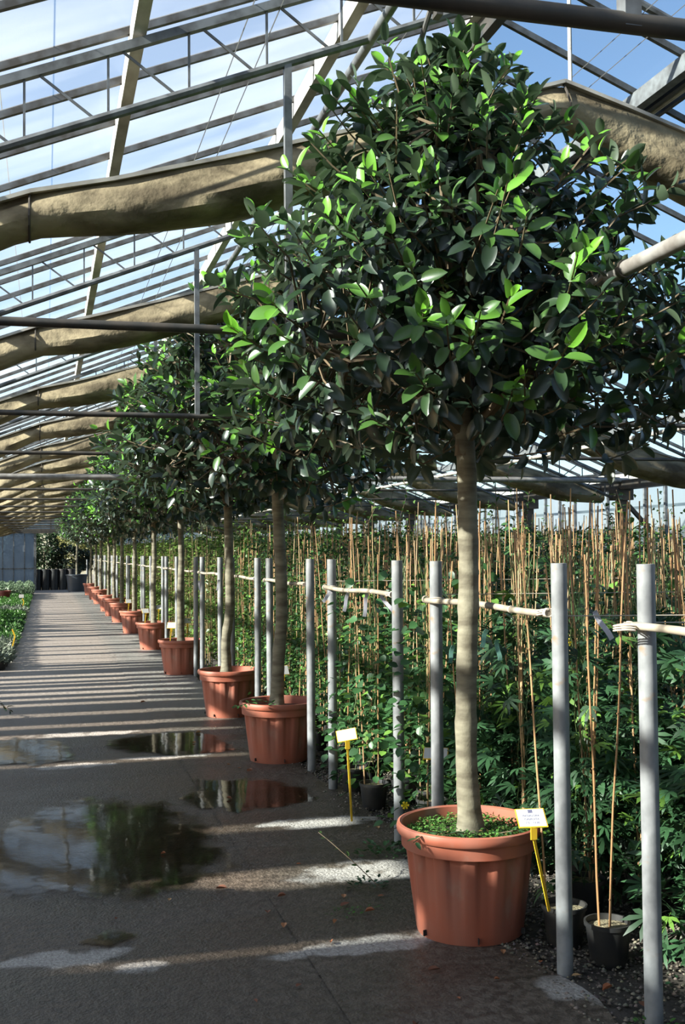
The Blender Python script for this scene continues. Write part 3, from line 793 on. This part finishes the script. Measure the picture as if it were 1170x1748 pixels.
def rail(x0, y0, x1, y1, z, lab):
    t = thing('horizontal_rail', lab, 'rail', (0,0,0), 0, 'pale poles tied to the grey posts')
    n = 12; pts = []; rr = []
    for i in range(n+1):
        s = i/n; pts.append((x0+(x1-x0)*s+.003*math.sin(s*9), y0+(y1-y0)*s, z+.006*math.sin(s*7+y0))); rr.append(.0140*(1+.05*math.sin(s*20)))
    MB().tube(pts, rr, 12).build('pole', m_rail, t)
    kn = MB()
    for s in (.3, .62): 
        q = Vector(pts[int(s*n)]); kn.tube([q-Vector((0,.006,0)), q+Vector((0,.006,0))], .0158, 12)
    kn.build('node_ring', m_twine, t)
    for (xx, yy) in ((x0, y0), (x1, y1)):
        m = MB(); px, py = 1.885, yy + (.04 if yy == y0 else -.05)
        for q in range(3):
            m.tube([(px+.036*math.cos(a_*math.pi/6), py+.036*math.sin(a_*math.pi/6), z+.008*(q-1)+.003*math.sin(a_)) for a_ in range(13)], .0028, 5, cap=False)
        for q in range(3): m.tube([(xx+.0165*math.cos(a_*math.pi/5), yy+.007*(q-1), z+.0165*math.sin(a_*math.pi/5)) for a_ in range(11)], .0025, 5, cap=False)
        m.build('binding', m_twine, t)
rail(1.935, 2.2, 1.932, 3.44, 1.335, 'pale pole leaving the frame at the right edge, bound with string')
for i, (a, b) in enumerate(PAIRS): rail(1.872, a+.055, 1.842, b+.05, 1.357, RL[i] if i < 4 else 'pale pole of a post frame far down the row')

# ------------------------------------------------------------------ climbing plants on bamboo canes
def cane_me(seed, h, lean):
    r = random.Random(seed); mb = MB()
    c = r.choice([(.46,.27,.13),(.37,.20,.09),(.50,.33,.17),(.40,.24,.12)])
    n = 7; pts = [(lean[0]*(i/n)+.004*math.sin(i*1.7+seed), lean[1]*(i/n), .13+(h-.13)*i/n) for i in range(n+1)]
    mb.tube(pts, [.0047-.0013*i/n for i in range(n+1)], 6, col=c)
    for i in range(1, n*2): 
        s = i/(n*2); z = .13+(h-.13)*s; mb.tube([(lean[0]*s,lean[1]*s,z-.003),(lean[0]*s,lean[1]*s,z+.003)], .0055, 6, cap=False, col=tuple(q*.55 for q in c))
    return mb.mesh('cane', m_cane)
canes = [cane_me(i, 1.55+.42*((i*7) % 10)/10, (rnd.uniform(-.09,.09), rnd.uniform(-.09,.09))) for i in range(14)]
def vine(seed, nl, kind, top=1.75, spread=.13, low=.55):
    r = np.random.default_rng(seed)
    z = np.where(r.random(nl) < low, r.uniform(.12,.85,nl), .5+(top-.5)*r.random(nl)**1.3)
    a = r.uniform(0,6.283,nl); s = spread*(1.25-.55*z/top)*np.sqrt(r.random(nl))*1.25
    pos = np.stack([s*np.cos(a), s*np.sin(a), z],1)
    d = np.stack([np.cos(a)+r.normal(0,.5,nl), np.sin(a)+r.normal(0,.5,nl), r.normal(-.15,.45,nl)],1)
    nn = np.stack([r.normal(0,.45,nl)+.4*np.cos(a), r.normal(0,.45,nl)+.4*np.sin(a), np.ones(nl)],1)
    v = r.uniform(.55,1.35,(nl,1))
    if kind == 'passion':
        base = np.array([[.030,.080,.032]]); L_ = r.uniform(.075,.125,nl); W_ = L_*.9; tp = PALM
    elif kind == 'heart':
        base = np.array([[.036,.10,.032]]); L_ = r.uniform(.045,.08,nl); W_ = L_*.75; tp = OVAL3
    elif kind == 'jasmine':
        base = np.array([[.038,.10,.030]]); L_ = r.uniform(.035,.06,nl); W_ = L_*.5; tp = OVAL3
    else:
        base = np.array([[.095,.20,.035]]); L_ = r.uniform(.035,.055,nl); W_ = L_*.55; tp = OVAL3
    c = base*v; yg = r.random((nl,1)) < .12; c = np.where(yg, np.array([[.12,.24,.04]])*v, c)
    ac = Acc(); ac.add(leaves(tp, pos, d, nn, L_, W_, c))
    return ac.mesh('foliage', m_leaf)
stems = []
for s in range(3):
    mb = MB()
    for q in range(3):
        pts = [(.03*math.cos(i*1.1+q*2+s)*(1+.4*math.sin(i)), .03*math.sin(i*1.1+q*2+s), .15+.11*i) for i in range(14)]
        mb.tube(pts, .0022, 4, cap=False, col=(.08,.12,.04))
    stems.append(mb.mesh('stem', m_cane))
V = {'passion':[vine(s, 190, 'passion', 1.3, .16, .66) for s in (1,2,3)], 'heart':[vine(s, 230, 'heart', 1.45, .15, .6) for s in (4,5)],
     'jasmine':[vine(s, 420, 'jasmine', 1.7, .15, .42) for s in (6,7,8)], 'pale':[vine(s, 420, 'pale', 1.85, .16, .35) for s in (9,10)]}
def bpot(r=.088, h=.165):
    return MB().lathe([(r*.76,0),(r*.80,.004),(r*.99,h*.9),(r*1.06,h*.9),(r*1.07,h),(r*.98,h),(r*.95,h*.85)], 24).mesh('pot', m_black)
BP = bpot(); BS = MB().lathe([(.0001,.148),(.05,.146),(.086,.142)], 18).mesh('soil', M('pot_grit', (.16,.13,.07), .9, col2=(.30,.26,.16), scale=70, bump=(80,.8,.02)))
TIE = MB().tube([(0,-.011,0),(0,.011,0)], .011, 8).mesh('plant_tie', m_tie)
def climber(kind, i, x, y, lab, group, ncane=3, fol=None, rz=None, sc=1):
    t = thing('caned_climbing_plant', lab, 'climbing plant', (x,y,-.012), rnd.uniform(0,6.28) if rz is None else rz, group)
    link('pot', BP, t); link('soil', BS, t)
    for c in range(ncane):
        o = link('cane', canes[(i*3+c*5) % 14], t, (rnd.uniform(-.05,.05), rnd.uniform(-.05,.05), 0)); o.rotation_euler.z = rnd.uniform(0, 6.28)
    if fol != 0: link('stem', stems[i % 3], t)
    if fol != 0:
        f = link('foliage', V[kind][i % len(V[kind])], t); f.rotation_euler.z = rnd.uniform(0,6.28); f.scale = (1,1,rnd.uniform(.85,1.08))
    if i % 3 == 0: link('plant_tie', TIE, t, (.02,0,rnd.uniform(.3,.9)))
    return t
# a few singled out at the front edge
climber('passion', 1, 2.12, 3.98, 'black pot with two bare bamboo canes between the two right foreground posts', None, 2, fol=0)
climber('passion', 2, 2.05, 4.22, 'black pot half hidden behind the foreground post, yellow sign stake in it', None, 1, fol=0)
climber('passion', 3, 2.42, 3.78, 'passion flower plant in black pot at the right edge beside the last post', None, 2)
climber('heart', 4, 1.99, 6.75, 'small leafy climber in black pot behind the first white sign on yellow stake', None, 2)
climber('heart', 5, 2.0, 7.25, 'climber in black pot between the gravel and the second pot', None, 2)
climber('heart', 6, 1.98, 5.75, 'broad-leaved climber with yellow flower hugging the post left of the nearest pot', None, 2)
# small bright sprouting plants in the two bare pots
plants = []
yy = 3.2; row = 0
while yy < 47:
    xx = 2.18 + (.0 if row % 2 else .14)
    while xx < 7.3:
        x = xx + rnd.uniform(-.06,.06); y = yy + rnd.uniform(-.06,.06)
        vis = x < .66*y+.5 and abs(x-XE) > .2
        if vis and not (y < 4.45 and x < 2.55) and not (y < 7.4 and x < 2.16): plants.append((x, y))
        xx += .29
    yy += .33; row += 1
plants.sort(key=lambda p: math.hypot(p[0]-0, p[1]) + .25*max(0, p[0]-2.1))
near, rest = plants[:292], plants[292:]
def kind_at(x, y):
    d = y + .35*x + rnd.uniform(-.7,.7)
    return 'passion' if d < 6.6 else ('heart' if d < 8.2 else ('jasmine' if d < 13 else 'pale'))
KL = {'passion':('dark passion flower vine trained on bamboo canes in the near bed','passion flower vines on canes in the near bed'),
      'heart':('broad-leaved vine trained on bamboo canes in the bed','broad-leaved vines on canes'),
      'jasmine':('small-leaved vine trained on bamboo canes in the middle bed','small-leaved vines on canes'),
      'pale':('bright green vine trained on bamboo canes in the far bed','bright green vines on canes')}
for i, (x, y) in enumerate(near):
    k = kind_at(x, y); climber(k, i, x, y, KL[k][0], KL[k][1], 3)
# everything farther: one mass of caned climbers
ac = Acc(); cv = []; cf = []; cc = []
r = np.random.default_rng(77)
LPs = []
X = np.array([p[0] for p in rest]); Yv = np.array([p[1] for p in rest])
nper = 150; K = len(rest)*nper
px = np.repeat(X, nper); py = np.repeat(Yv, nper)
z = np.where(r.random(K) < .42, r.uniform(.1,.9,K), .6+1.25*r.random(K)); hi = r.random(K) < .010; z = np.where(hi, r.uniform(1.7,2.3,K), z)
a = r.uniform(0,6.283,K); s = .17*(1.2-.4*z/1.8)*np.sqrt(r.random(K))*1.2
pos = np.stack([px+s*np.cos(a), py+s*np.sin(a), z],1)
d = np.stack([np.cos(a)+r.normal(0,.5,K), np.sin(a)+r.normal(0,.5,K), r.normal(-.1,.45,K)],1)
nn = np.stack([r.normal(0,.5,K), r.normal(0,.5,K), np.ones(K)],1)
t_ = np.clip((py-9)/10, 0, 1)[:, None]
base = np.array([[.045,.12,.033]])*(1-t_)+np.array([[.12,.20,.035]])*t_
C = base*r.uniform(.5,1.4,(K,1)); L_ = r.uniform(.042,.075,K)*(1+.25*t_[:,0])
V_, Q_, T__, C_ = leaves(DIA, pos, d, nn, L_, L_*.6, C)
far_leaf = numesh('foliage', V_, [Q_], m_leaf, C_, False)
mass = thing('distant_climbing_plants', 'mass of green climbers on bamboo canes filling the far bed', 'climbing plants', kind='stuff')
link('foliage', far_leaf, mass)['kind'] = 'stuff'
nc = 3; K = len(rest)*nc; px = np.repeat(X, nc)+r.uniform(-.08,.08,K); py = np.repeat(Yv, nc)+r.uniform(-.08,.08,K)
h = r.uniform(1.25,2.02,K); lx = r.normal(0,.045,K); ly = r.normal(0,.045,K); w = .0046*(1+py/50)
tri = [(1,0),(-.5,.87),(-.5,-.87)]
VV = np.zeros((K,6,3))
for j,(u,v) in enumerate(tri):
    VV[:,j] = np.stack([px+w*u, py+w*v, np.full(K,.05)],1); VV[:,3+j] = np.stack([px+lx+w*.7*u, py+ly+w*.7*v, h],1)
off = (np.arange(K)*6)[:,None,None]; Q = (np.array([(0,1,4,3),(1,2,5,4),(2,0,3,5)])[None]+off).reshape(-1,4)
C = np.repeat(np.array([[.36,.26,.13]])*r.uniform(.5,1.25,(K,1)), 6, axis=0)
link('cane', numesh('cane', VV.reshape(-1,3), [Q], m_cane, C, False), mass)['kind'] = 'stuff'

# shoots that have climbed past the canes
for i, (x, y, z1) in enumerate([(3.35,8.6,2.45),(3.9,9.4,2.35),(3.0,7.6,2.2),(4.9,11.2,2.5),(5.6,12.3,2.3),(3.5,11.0,2.55),(4.3,13.2,2.5),(2.9,9.9,2.3),(4.6,8.6,2.1),(3.3,5.9,1.95),(6.0,10.9,2.15),(2.6,12.0,2.4)]):
    pts = [(x+.05*math.sin(q*1.3+i), y+.05*math.cos(q*1.7), 1.2+(z1-1.2)*q/7) for q in range(8)]
    o = sprig('climbing_shoot', None, pts, 34, .075, OVAL3, (.07,.16,.04), 50+i); tag(o, 'thin vine shoot reaching above the canes towards the overhead pipes', 'vine shoot', 'vine shoots above the canes')
# strings stretched across the bed
for i, (yy, zz, xe, lab) in enumerate([(3.93,1.345,3.2,'string tied from the foreground post across the canes'),(5.28,1.38,4.6,'string crossing the canes behind the nearest trunk'),(7.3,1.40,6,'string crossing the canes at the white tag ribbons'),(9.5,1.42,7.3,'string crossing the middle of the bed'),(3.42,1.35,2.9,'string leaving the rightmost post')]):
    tag(MB().tube([(1.9,yy,zz),((1.9+xe)/2,yy+.01,zz-.012),(xe,yy,zz)], .0022, 4).build('cane_string', m_twine), lab, 'string')

# ------------------------------------------------------------------ signs and tags
def text_mesh(s, size):
    c = bpy.data.curves.new('lettering', 'FONT'); c.body = s; c.size = size; c.align_x = 'CENTER'; c.extrude = .0002
    o = bpy.data.objects.new('lettering', c); COL.objects.link(o); bpy.context.view_layer.update()
    me = bpy.data.meshes.new_from_object(o.evaluated_get(bpy.context.evaluated_depsgraph_get())); bpy.data.objects.remove(o)
    me.materials.clear(); me.materials.append(m_ink); return me
def sign(foot, top, lab, w=.118, hgt=.088, tilt=50, yawd=-8, text=True, skew=0):
    foot = Vector(foot); top = Vector(top)
    t = thing('plant_sign', lab, 'plant sign', foot)
    st = MB(); st.bar((0,0,0), top-foot-Vector((0,0,.045)), .011, .006, up=(0,1,0)); st.bar(top-foot-Vector((0,0,.05)), top-foot, .026, .006, up=(0,1,0))
    st.build('stake', m_yellow, t, False)
    b = MB().box((-w/2,-hgt*.04,-.003),(w/2,hgt*.96,.0015)).build('frame', m_yellow, t, False)
    b.location = top-foot; b.rotation_euler = (math.radians(tilt), math.radians(skew), math.radians(yawd))
    cd_ = MB().box((-w/2+.004,.001,.0015),(w/2-.004,hgt*.92,.003)).build('card', m_card, b, False)
    if text:
        for s, yy, sz in (('PASSIFLORA',.046,.0125),('CAERULEA',.030,.0125),('C3    17,00',.013,.0125)):
            link('lettering', text_mesh(s, sz), b, (0, yy, .0032))
        lg = MB()
        for q in range(4): lg.box((-.008+.0045*q,.063,.003),(-.0055+.0045*q,.078,.0034))
        for q in range(3): lg.box((-.009,.0645+.005*q,.003),(.0095,.0662+.005*q,.0034))
        lg.build('emblem', m_ink, b, False)
sign((1.955,4.16,.15),(1.866,4.10,.505),'white printed plant sign on yellow stake at the nearest pot rim', tilt=42)
sign((1.735,6.35,.02),(1.700,6.3,.50),'small white sign on slanted yellow stake left of the gravel posts', tilt=40, yawd=-14, skew=-10, text=False)
sign((1.96,5.55,.02),(1.955,5.5,.52),'white sign on upright yellow stake behind the nearest pot', w=.13, tilt=32, yawd=-24, text=False)
for i, (x, y, lab) in enumerate([(1.93,9.3,'white sign beside the second ficus trunk foot'),(1.97,12.4,'white sign above the third pot rim'),(1.93,15.9,'white sign above the fourth pot, right of its trunk'),(1.60,14.98,'white sign above the fourth pot, left of its trunk'),(1.60,18.9,'white sign above the fifth pot rim'),(1.93,20.1,'second white sign above the fifth pot'),(1.6,22.85,'white sign above the sixth pot')]):
    sign((x,y,.39 if x < 1.7 else .02),(x+.02,y,.60 if i > 1 else .56), lab, w=.12, tilt=60, yawd=(-20 if i % 2 else 12), text=False)
def strip(p, d, l, w, lab, mat=m_tag):
    p = Vector(p); d = Vector(d).normalized(); mb = MB(); s = Vector((1,0,0)).cross(d).cross(d)*-1
    side = d.cross(Vector((0,1,0))).normalized(); vs = []; fs = []
    for i in range(7):
        q = p + d*l*i/6 + Vector((0,.012*math.sin(i*.9),0)); vs += [q-side*w/2, q+side*w/2, q+side*w/2+Vector((0,.0015,0)), q-side*w/2+Vector((0,.0015,0))]
    for i in range(6):
        a = 4*i; fs += [(a,a+1,a+5,a+4),(a+2,a+3,a+7,a+6),(a+1,a+2,a+6,a+5),(a+3,a,a+4,a+7)]
    mb.add(vs, fs+[(3,2,1,0),(24,25,26,27)]); tag(mb.build('ribbon_tag', mat), lab, 'tag', 'plastic tags tied to the canes')
for (x, y, z, dx, dz, l, lab, mt) in [
    (2.07,3.95,1.36,.6,-1,.13,'white plastic tag hanging right of the foreground post',m_tag),
    (1.86,7.28,1.33,-.7,-.8,.09,'white tag at the left end of the ribbon rail',m_tag),(1.89,6.95,1.34,-.25,-1,.13,'white tag hanging from the ribbon rail, second from left',m_tag),
    (1.90,6.55,1.34,-.15,-1,.14,'white tag hanging from the middle of the ribbon rail',m_tag),(1.91,6.3,1.34,.7,-.9,.13,'white tag hanging slanted near the right end of the ribbon rail',m_tag),
    (2.05,5.0,1.22,-.4,-1,.09,'pale green tag on a cane right of the nearest trunk',m_tag_green),(2.1,5.0,1.17,.1,-1,.10,'lower pale green tag on a cane right of the nearest trunk',m_tag_green),
    (1.99,5.3,1.12,-.3,-1,.09,'pale green tag by the post left of the nearest trunk',m_tag_green),(2.45,3.9,1.2,-.1,-1,.08,'pale green tag at the right edge',m_tag_green),
    (1.86,14.0,1.25,.1,-1,.12,'white tag near the fourth trunk',m_tag),(1.86,12.3,1.30,-.2,-1,.12,'white tag near the third trunk',m_tag)]:
    strip((x,y,z), (dx,0,dz), l, .022, lab, mt)
for p, lab in [((2.62,5.3,1.12),'yellow flower among the canes right of the foreground post'),((1.86,5.72,.24),'yellow flower low beside the nearest pot')]:
    fl = MB()
    for q in range(6):
        a = q*math.pi/3; fl.tube([p, (p[0]+.02*math.cos(a), p[1]-.004, p[2]+.02*math.sin(a))], [.003,.007], 6)
    tag(fl.build('yellow_flower', M('yellow_petal', (.8,.62,.02), .6)), lab, 'flower')

# ------------------------------------------------------------------ gravel, weeds, fallen leaves, puddles
r = np.random.default_rng(4); k = 20000
gx = 1.78 + r.random(k)**1.2*1.5; gy = r.uniform(3.0,10.5,k)
keep = ~((gx < 1.86) & (gy > 4.3) & (r.random(k) < .85)); gx, gy = gx[keep], gy[keep]; k = len(gx)
ico = np.array([(0,0,1),(.9,0,.1),(.2,.9,0),(-.8,.4,.1),(-.6,-.7,0),(.4,-.8,.1),(0,0,-.6)])
tri = np.array([(0,1,2),(0,2,3),(0,3,4),(0,4,5),(0,5,1),(6,2,1),(6,3,2),(6,4,3),(6,5,4),(6,1,5)])
sz = r.uniform(.005,.0125,k); th = r.uniform(0,6.28,k)
q = ico[None]*np.stack([sz*r.uniform(.8,1.3,k), sz, sz*.7],1)[:,None]
V_ = np.stack([q[...,0]*np.cos(th)[:,None]-q[...,1]*np.sin(th)[:,None], q[...,0]*np.sin(th)[:,None]+q[...,1]*np.cos(th)[:,None], q[...,2]],2)+np.stack([gx,gy,r.uniform(-.012,.006,k)],1)[:,None]
C = np.repeat(np.array([[.125,.105,.08]])*r.uniform(.4,1.9,(k,1))*np.array([1,1,1])*(1+r.normal(0,.06,(k,3))), 7, axis=0)
o = link('gravel', numesh('gravel', V_.reshape(-1,3), [(tri[None]+(np.arange(k)*7)[:,None,None]).reshape(-1,3)], m_gravel, C, False))
tag(o, 'loose grey-brown gravel under the posts and black pots', 'gravel', kind='stuff')
def weed(x, y, n, size, lab, seed, col=(.06,.15,.03)):
    r = random.Random(seed); P, D, Nn, LL, WW, CC = [], [], [], [], [], []
    for i in range(n):
        a = r.uniform(0,6.28); s = size*math.sqrt(r.random()); P.append((x+s*math.cos(a), y+s*.7*math.sin(a), .004+r.random()*size*.35)); D.append((math.cos(a),math.sin(a),r.uniform(0,.8))); Nn.append((r.gauss(0,.3),r.gauss(0,.3),1))
        l = size*r.uniform(.15,.32); LL.append(l); WW.append(l*.5); v = r.uniform(.6,1.4); CC.append([c*v for c in col])
    ac = Acc(); ac.add(leaves(OVAL3, np.array(P), np.array(D), np.array(Nn), np.array(LL), np.array(WW), np.array(CC)))
    tag(link('weed', ac.mesh('weed', m_leaf)), lab, 'weed')
weed(1.27,4.78,34,.07,'small green weed on the concrete left of the nearest pot',1)
weed(1.40,4.83,22,.05,'tiny weed touching the first one, nearer the pot',2)
weed(1.48,5.15,60,.10,'dark trailing weed by the pale patch at the nearest pot',3,(.03,.08,.035))
weed(1.72,5.65,90,.14,'leafy weed clump against the left side of the nearest pot',4,(.05,.12,.04))
weed(1.95,3.35,40,.08,'green weed in the gravel at the bottom right',5)
weed(2.2,3.62,26,.10,'broad weed leaves in the gravel at the right edge',6,(.03,.09,.04))
o = sprig('trailing_shoot', None, [(1.52,5.1,.02),(1.44,5.2,.10),(1.33,5.25,.2),(1.28,5.3,.24)], 8, .035, OVAL3, (.06,.12,.03), 9); tag(o, 'thin reddish shoot arching over the pale concrete patch', 'shoot')
o = sprig('trailing_shoot', None, [(1.68,8.3,.45),(1.55,8.2,.50),(1.42,8.12,.49),(1.33,8.1,.47)], 26, .05, OVAL3, (.06,.16,.04), 12); tag(o, 'leafy shoot poking left over the second pot rim', 'shoot')
def dry_leaf(x, y, s, rz, up, c):
    P, Q_, T_ = OVAL3; mb = MB()
    vs = [((u-.5)*s*math.cos(rz)-v*s*.5*math.sin(rz)+x, (u-.5)*s*math.sin(rz)+v*s*.5*math.cos(rz)+y, .010+abs(v)*up*s+.25*up*s*u*u) for u, v, w in P]
    mb.add(vs, [tuple(map(int, f)) for f in Q_]+[tuple(map(int, f)) for f in T_], col=c); return mb.build('fallen_leaf', m_dry)
LV = [(1.42,3.78),(1.62,3.9),(1.85,4.02),(1.92,3.85),(1.96,3.7),(1.75,4.15),(1.33,5.02),(1.38,4.78),(1.2,4.68),(1.12,4.45),(.98,4.7),(.9,4.05),(.72,3.95),(1.05,5.1),(.80,5.3),(1.3,4.9),(2.02,3.55),(1.2,3.6),(.55,5.2),(1.5,4.98),(1.38,8.2),(1.33,8.35),(1.43,8.05),(1.2,9.4),(1.30,9.9),(1.42,10.3),(1.15,7.2),(.6,6.0),(1.6,7.1),(1.85,6.2),(.95,4.9),(1.25,5.6),(.3,5.0),(1.5,10.2),(1.38,14.0),(1.22,13.2),(1.0,12.1),(1.43,4.05)]
LR = random.Random(31)
for x, y in LV:
    s = LR.uniform(.025,.065); c = LR.choice([(.34,.12,.05),(.42,.20,.09),(.22,.09,.05),(.5,.30,.14)])
    tag(dry_leaf(x, y, s, LR.uniform(0,6.28), LR.uniform(.1,.7), c), 'dry brown leaf fallen on the path or gravel', 'fallen leaf', 'dry leaves scattered on the ground')
def puddle(pts, lab, seed):
    c = Vector((sum(p[0] for p in pts)/len(pts), sum(p[1] for p in pts)/len(pts), .0065)); n = len(pts)
    out = []
    for i in range(n):
        a, b = Vector((*pts[i],0)), Vector((*pts[(i+1) % n],0))
        for j in range(6): out.append(a.lerp(b, j/6))
    vs = [c]; cols = [(1,1,1)]; fs = []; m = len(out); rings = [.35,.6,.8,1.0]
    mb = MB()
    for k, rg in enumerate(rings):
        for p in out: vs.append((c.x+(p.x-c.x)*rg, c.y+(p.y-c.y)*rg, .0065)); cols.append(({.35:.75,.6:.58,.8:.35,1.0:.0}[rg],)*3)
    for j in range(m):
        fs.append((0, 1+j, 1+(j+1) % m))
        for k in range(len(rings)-1):
            a = 1+k*m; b = a+m; fs.append((a+j, b+j, b+(j+1) % m, a+(j+1) % m))
    mb.v = [tuple(v) for v in vs]; mb.f = fs; mb.mi = [0]*len(fs); mb.c = cols; mb.n = len(vs)
    tag(mb.build('puddle', m_water, None, False), lab, 'puddle')
puddle([(-.62,5.9),(-.3,5.35),(.2,5.1),(.75,5.15),(1.05,5.6),(1.1,6.4),(.85,7.4),(.3,7.8),(-.2,7.5),(-.5,6.8)], 'large puddle reflecting sky and trees on the path, lower left', 1)
puddle([(.7,7.1),(1.1,6.7),(1.75,6.9),(1.85,7.4),(1.5,7.9),(.95,8.0)], 'shallow puddle in front of the second pot, reflecting posts', 2)
puddle([(.4,9.2),(1.0,8.75),(1.6,8.85),(1.62,9.4),(1.45,10.1),(.9,10.2),(.4,9.9)], 'puddle left of the second pot, reflecting posts', 3)
puddle([(-.6,9.0),(-.1,8.6),(.35,8.9),(.2,9.9),(-.3,10.4),(-.62,10.0)], 'bluish wet puddle at the left edge of the path', 4)
puddle([(.1,4.75),(.25,4.65),(.4,4.78),(.28,4.95)], 'small round puddle in the left foreground', 5)

# ------------------------------------------------------------------ low plants in trays on the left
def low_plant(seed, n, col, hgt, tpl, L0):
    r = np.random.default_rng(seed)
    a = r.uniform(0,6.283,n); s = .17*np.sqrt(r.random(n)); z = .07+hgt*r.random(n)*(1-.5*(s/.17)**2)
    pos = np.stack([s*np.cos(a), s*np.sin(a), z],1); d = np.stack([np.cos(a)*.6+r.normal(0,.4,n), np.sin(a)*.6+r.normal(0,.4,n), r.uniform(.2,1.2,n)],1)
    nn = np.stack([r.normal(0,.5,n), r.normal(0,.5,n), np.ones(n)],1); c = np.array([col])*r.uniform(.55,1.4,(n,1)); L_ = r.uniform(.6,1.3,n)*L0
    ac = Acc(); ac.add(leaves(tpl, pos, d, nn, L_, L_*.4, c)); return ac.mesh('foliage', m_leaf)
LOWS = {'green':[low_plant(1,300,(.04,.12,.022),.11,DIA,.05), low_plant(2,300,(.05,.145,.025),.13,DIA,.05)],
        'grey':[low_plant(3,300,(.16,.20,.15),.14,DIA,.06)], 'tall':[low_plant(4,320,(.13,.20,.12),.36,DIA,.07)]}
tray_me = MB().lathe([(.09,0),(.12,.09),(.125,.09),(.12,.075),(.0001,.07)], 14).mesh('pot', m_black)
yy = 16.3; i = 0
while yy < 47:
    xi = 0; x = -.66
    while x > -1.05 - (yy-16)*.028:
        kd = 'grey' if (yy < 19 or 29 < yy < 31) else ('tall' if yy > 41 else 'green')
        t = thing('low_bedding_plant', {'grey':'low silvery plant in small black pot at the left path edge','green':'low green bedding plant in small black pot left of the path','tall':'taller pale shrub in black pot by the far left wall'}[kd], 'bedding plant', (x+rnd.uniform(-.03,.03), yy+rnd.uniform(-.04,.04), -.008), rnd.uniform(0,6.28),
                  {'grey':'silvery bedding plants left of the path','green':'green bedding plants left of the path','tall':'pale shrubs by the far left wall'}[kd])
        link('pot', tray_me, t); link('foliage', LOWS[kd][i % len(LOWS[kd])], t)
        t.scale = (1.15,1.15,1.25); i += 1
        x -= .34
    yy += .38
o = sprig('overhanging_twig', None, [(-.9,11.6,.18),(-.66,11.5,.20),(-.45,11.45,.16),(-.33,11.4,.07)], 26, .07, OVAL3, (.025,.05,.03), 40, wr=.3); tag(o, 'dark needle-leaved twig reaching over the left path edge', 'twig')
t = thing('small_red_pot', 'small dull red pot standing by the far left wall', 'pot', (-1.3,38.0,0)); 
MB().lathe([(.14,0),(.19,.36),(.215,.36),(.215,.42),(.19,.42),(.18,.34),(.0001,.33)], 24).build('body', m_red, t)
for (x, y, lab) in ((-.52,17.6,'bent yellow stake among the silvery plants'),(-.62,30.2,'yellow stake with white card in the left bed')):
    t = thing('plant_marker', lab, 'plant marker', (x,y,.05)); z = .42
    MB().bar((0,0,0),(.07,0,z*.75),.02,.008,up=(0,1,0)).bar((.07,0,z*.75),(.03,0,z),.02,.008,up=(0,1,0)).build('stake', m_yellow, t, False)
    if y > 20: MB().box((-.05,-.01,z),(.07,.0,z+.09)).build('card', m_card, t, False)
# left bench edge further in, doorway dark tubs and shrubs outside
for i in range(7):
    x = -.38+.30*i if i < 5 else 1.9+.42*(i-5)
    tag(MB().lathe([(.17,0),(.185,.01),(.2,.9),(.205,.9),(.205,.95),(.18,.95),(.17,.8),(.0001,.8)], 20, c=(x*1.25+.1,YE+.75,-.02)).build('black_container', m_black), 'tall black plant container in the far doorway', 'container', 'black containers in the doorway')
def shrub(x, y, z0, rx, rz, n, col, lab, seed, L0=.16):
    r = np.random.default_rng(seed); u = r.normal(0,1,(n,3)); u /= np.linalg.norm(u,axis=1,keepdims=True); rad = r.uniform(.55,1,n)[:,None]
    lump = 1+.18*np.sin(5*u[:,0:1]+seed)+.15*np.sin(7*u[:,2:3]+2*seed)
    pos = u*rad*lump*np.array([[rx,rx*.8,rz]])+np.array([[x,y,z0+rz]])
    d = u+r.normal(0,.5,(n,3)); nn = u*.4+r.normal(0,.4,(n,3))+np.array([[0,0,.6]]); c = np.array([col])*r.uniform(.4,1.5,(n,1)); L_ = r.uniform(.7,1.3,n)*L0
    ac = Acc(); ac.add(leaves(DIA, pos, d, nn, L_, L_*.5, c)); t = thing('garden_shrub', lab, 'shrub'); link('foliage', ac.mesh('foliage', m_leaf), t)
    MB().tube([(x,y,-.05),(x+.05,y,z0+rz)], [.08,.04], 7).build('trunk', m_bark, t)
shrub(-.1,54.4,.55,.95,1.35,2600,(.03,.06,.025),'dark shrub left in the doorway beyond the containers',1)
shrub(1.2,54.6,.5,1.1,.75,2600,(.035,.055,.035),'low blue-green shrub behind the black tub',2)
shrub(1.6,57,.8,1.3,1.2,3000,(.24,.25,.09),'pale yellowish bush in the middle of the doorway',3)
shrub(3.3,55.4,.4,1.2,1.3,3000,(.16,.22,.05),'yellow-green bush right of the doorway behind the trunks',4)
shrub(-.6,59.4,.9,1.6,1.9,3000,(.05,.08,.03),'tall dark green bush at the doorway left edge',5,.2)
shrub(2.2,62,1.2,2.0,2.2,3600,(.06,.10,.035),'broad green bush farthest behind the doorway',6,.2)
shrub(5.5,59.5,1.0,2.2,2.0,3600,(.10,.15,.04),'bright bush outside, right beyond the end wall',7,.2)
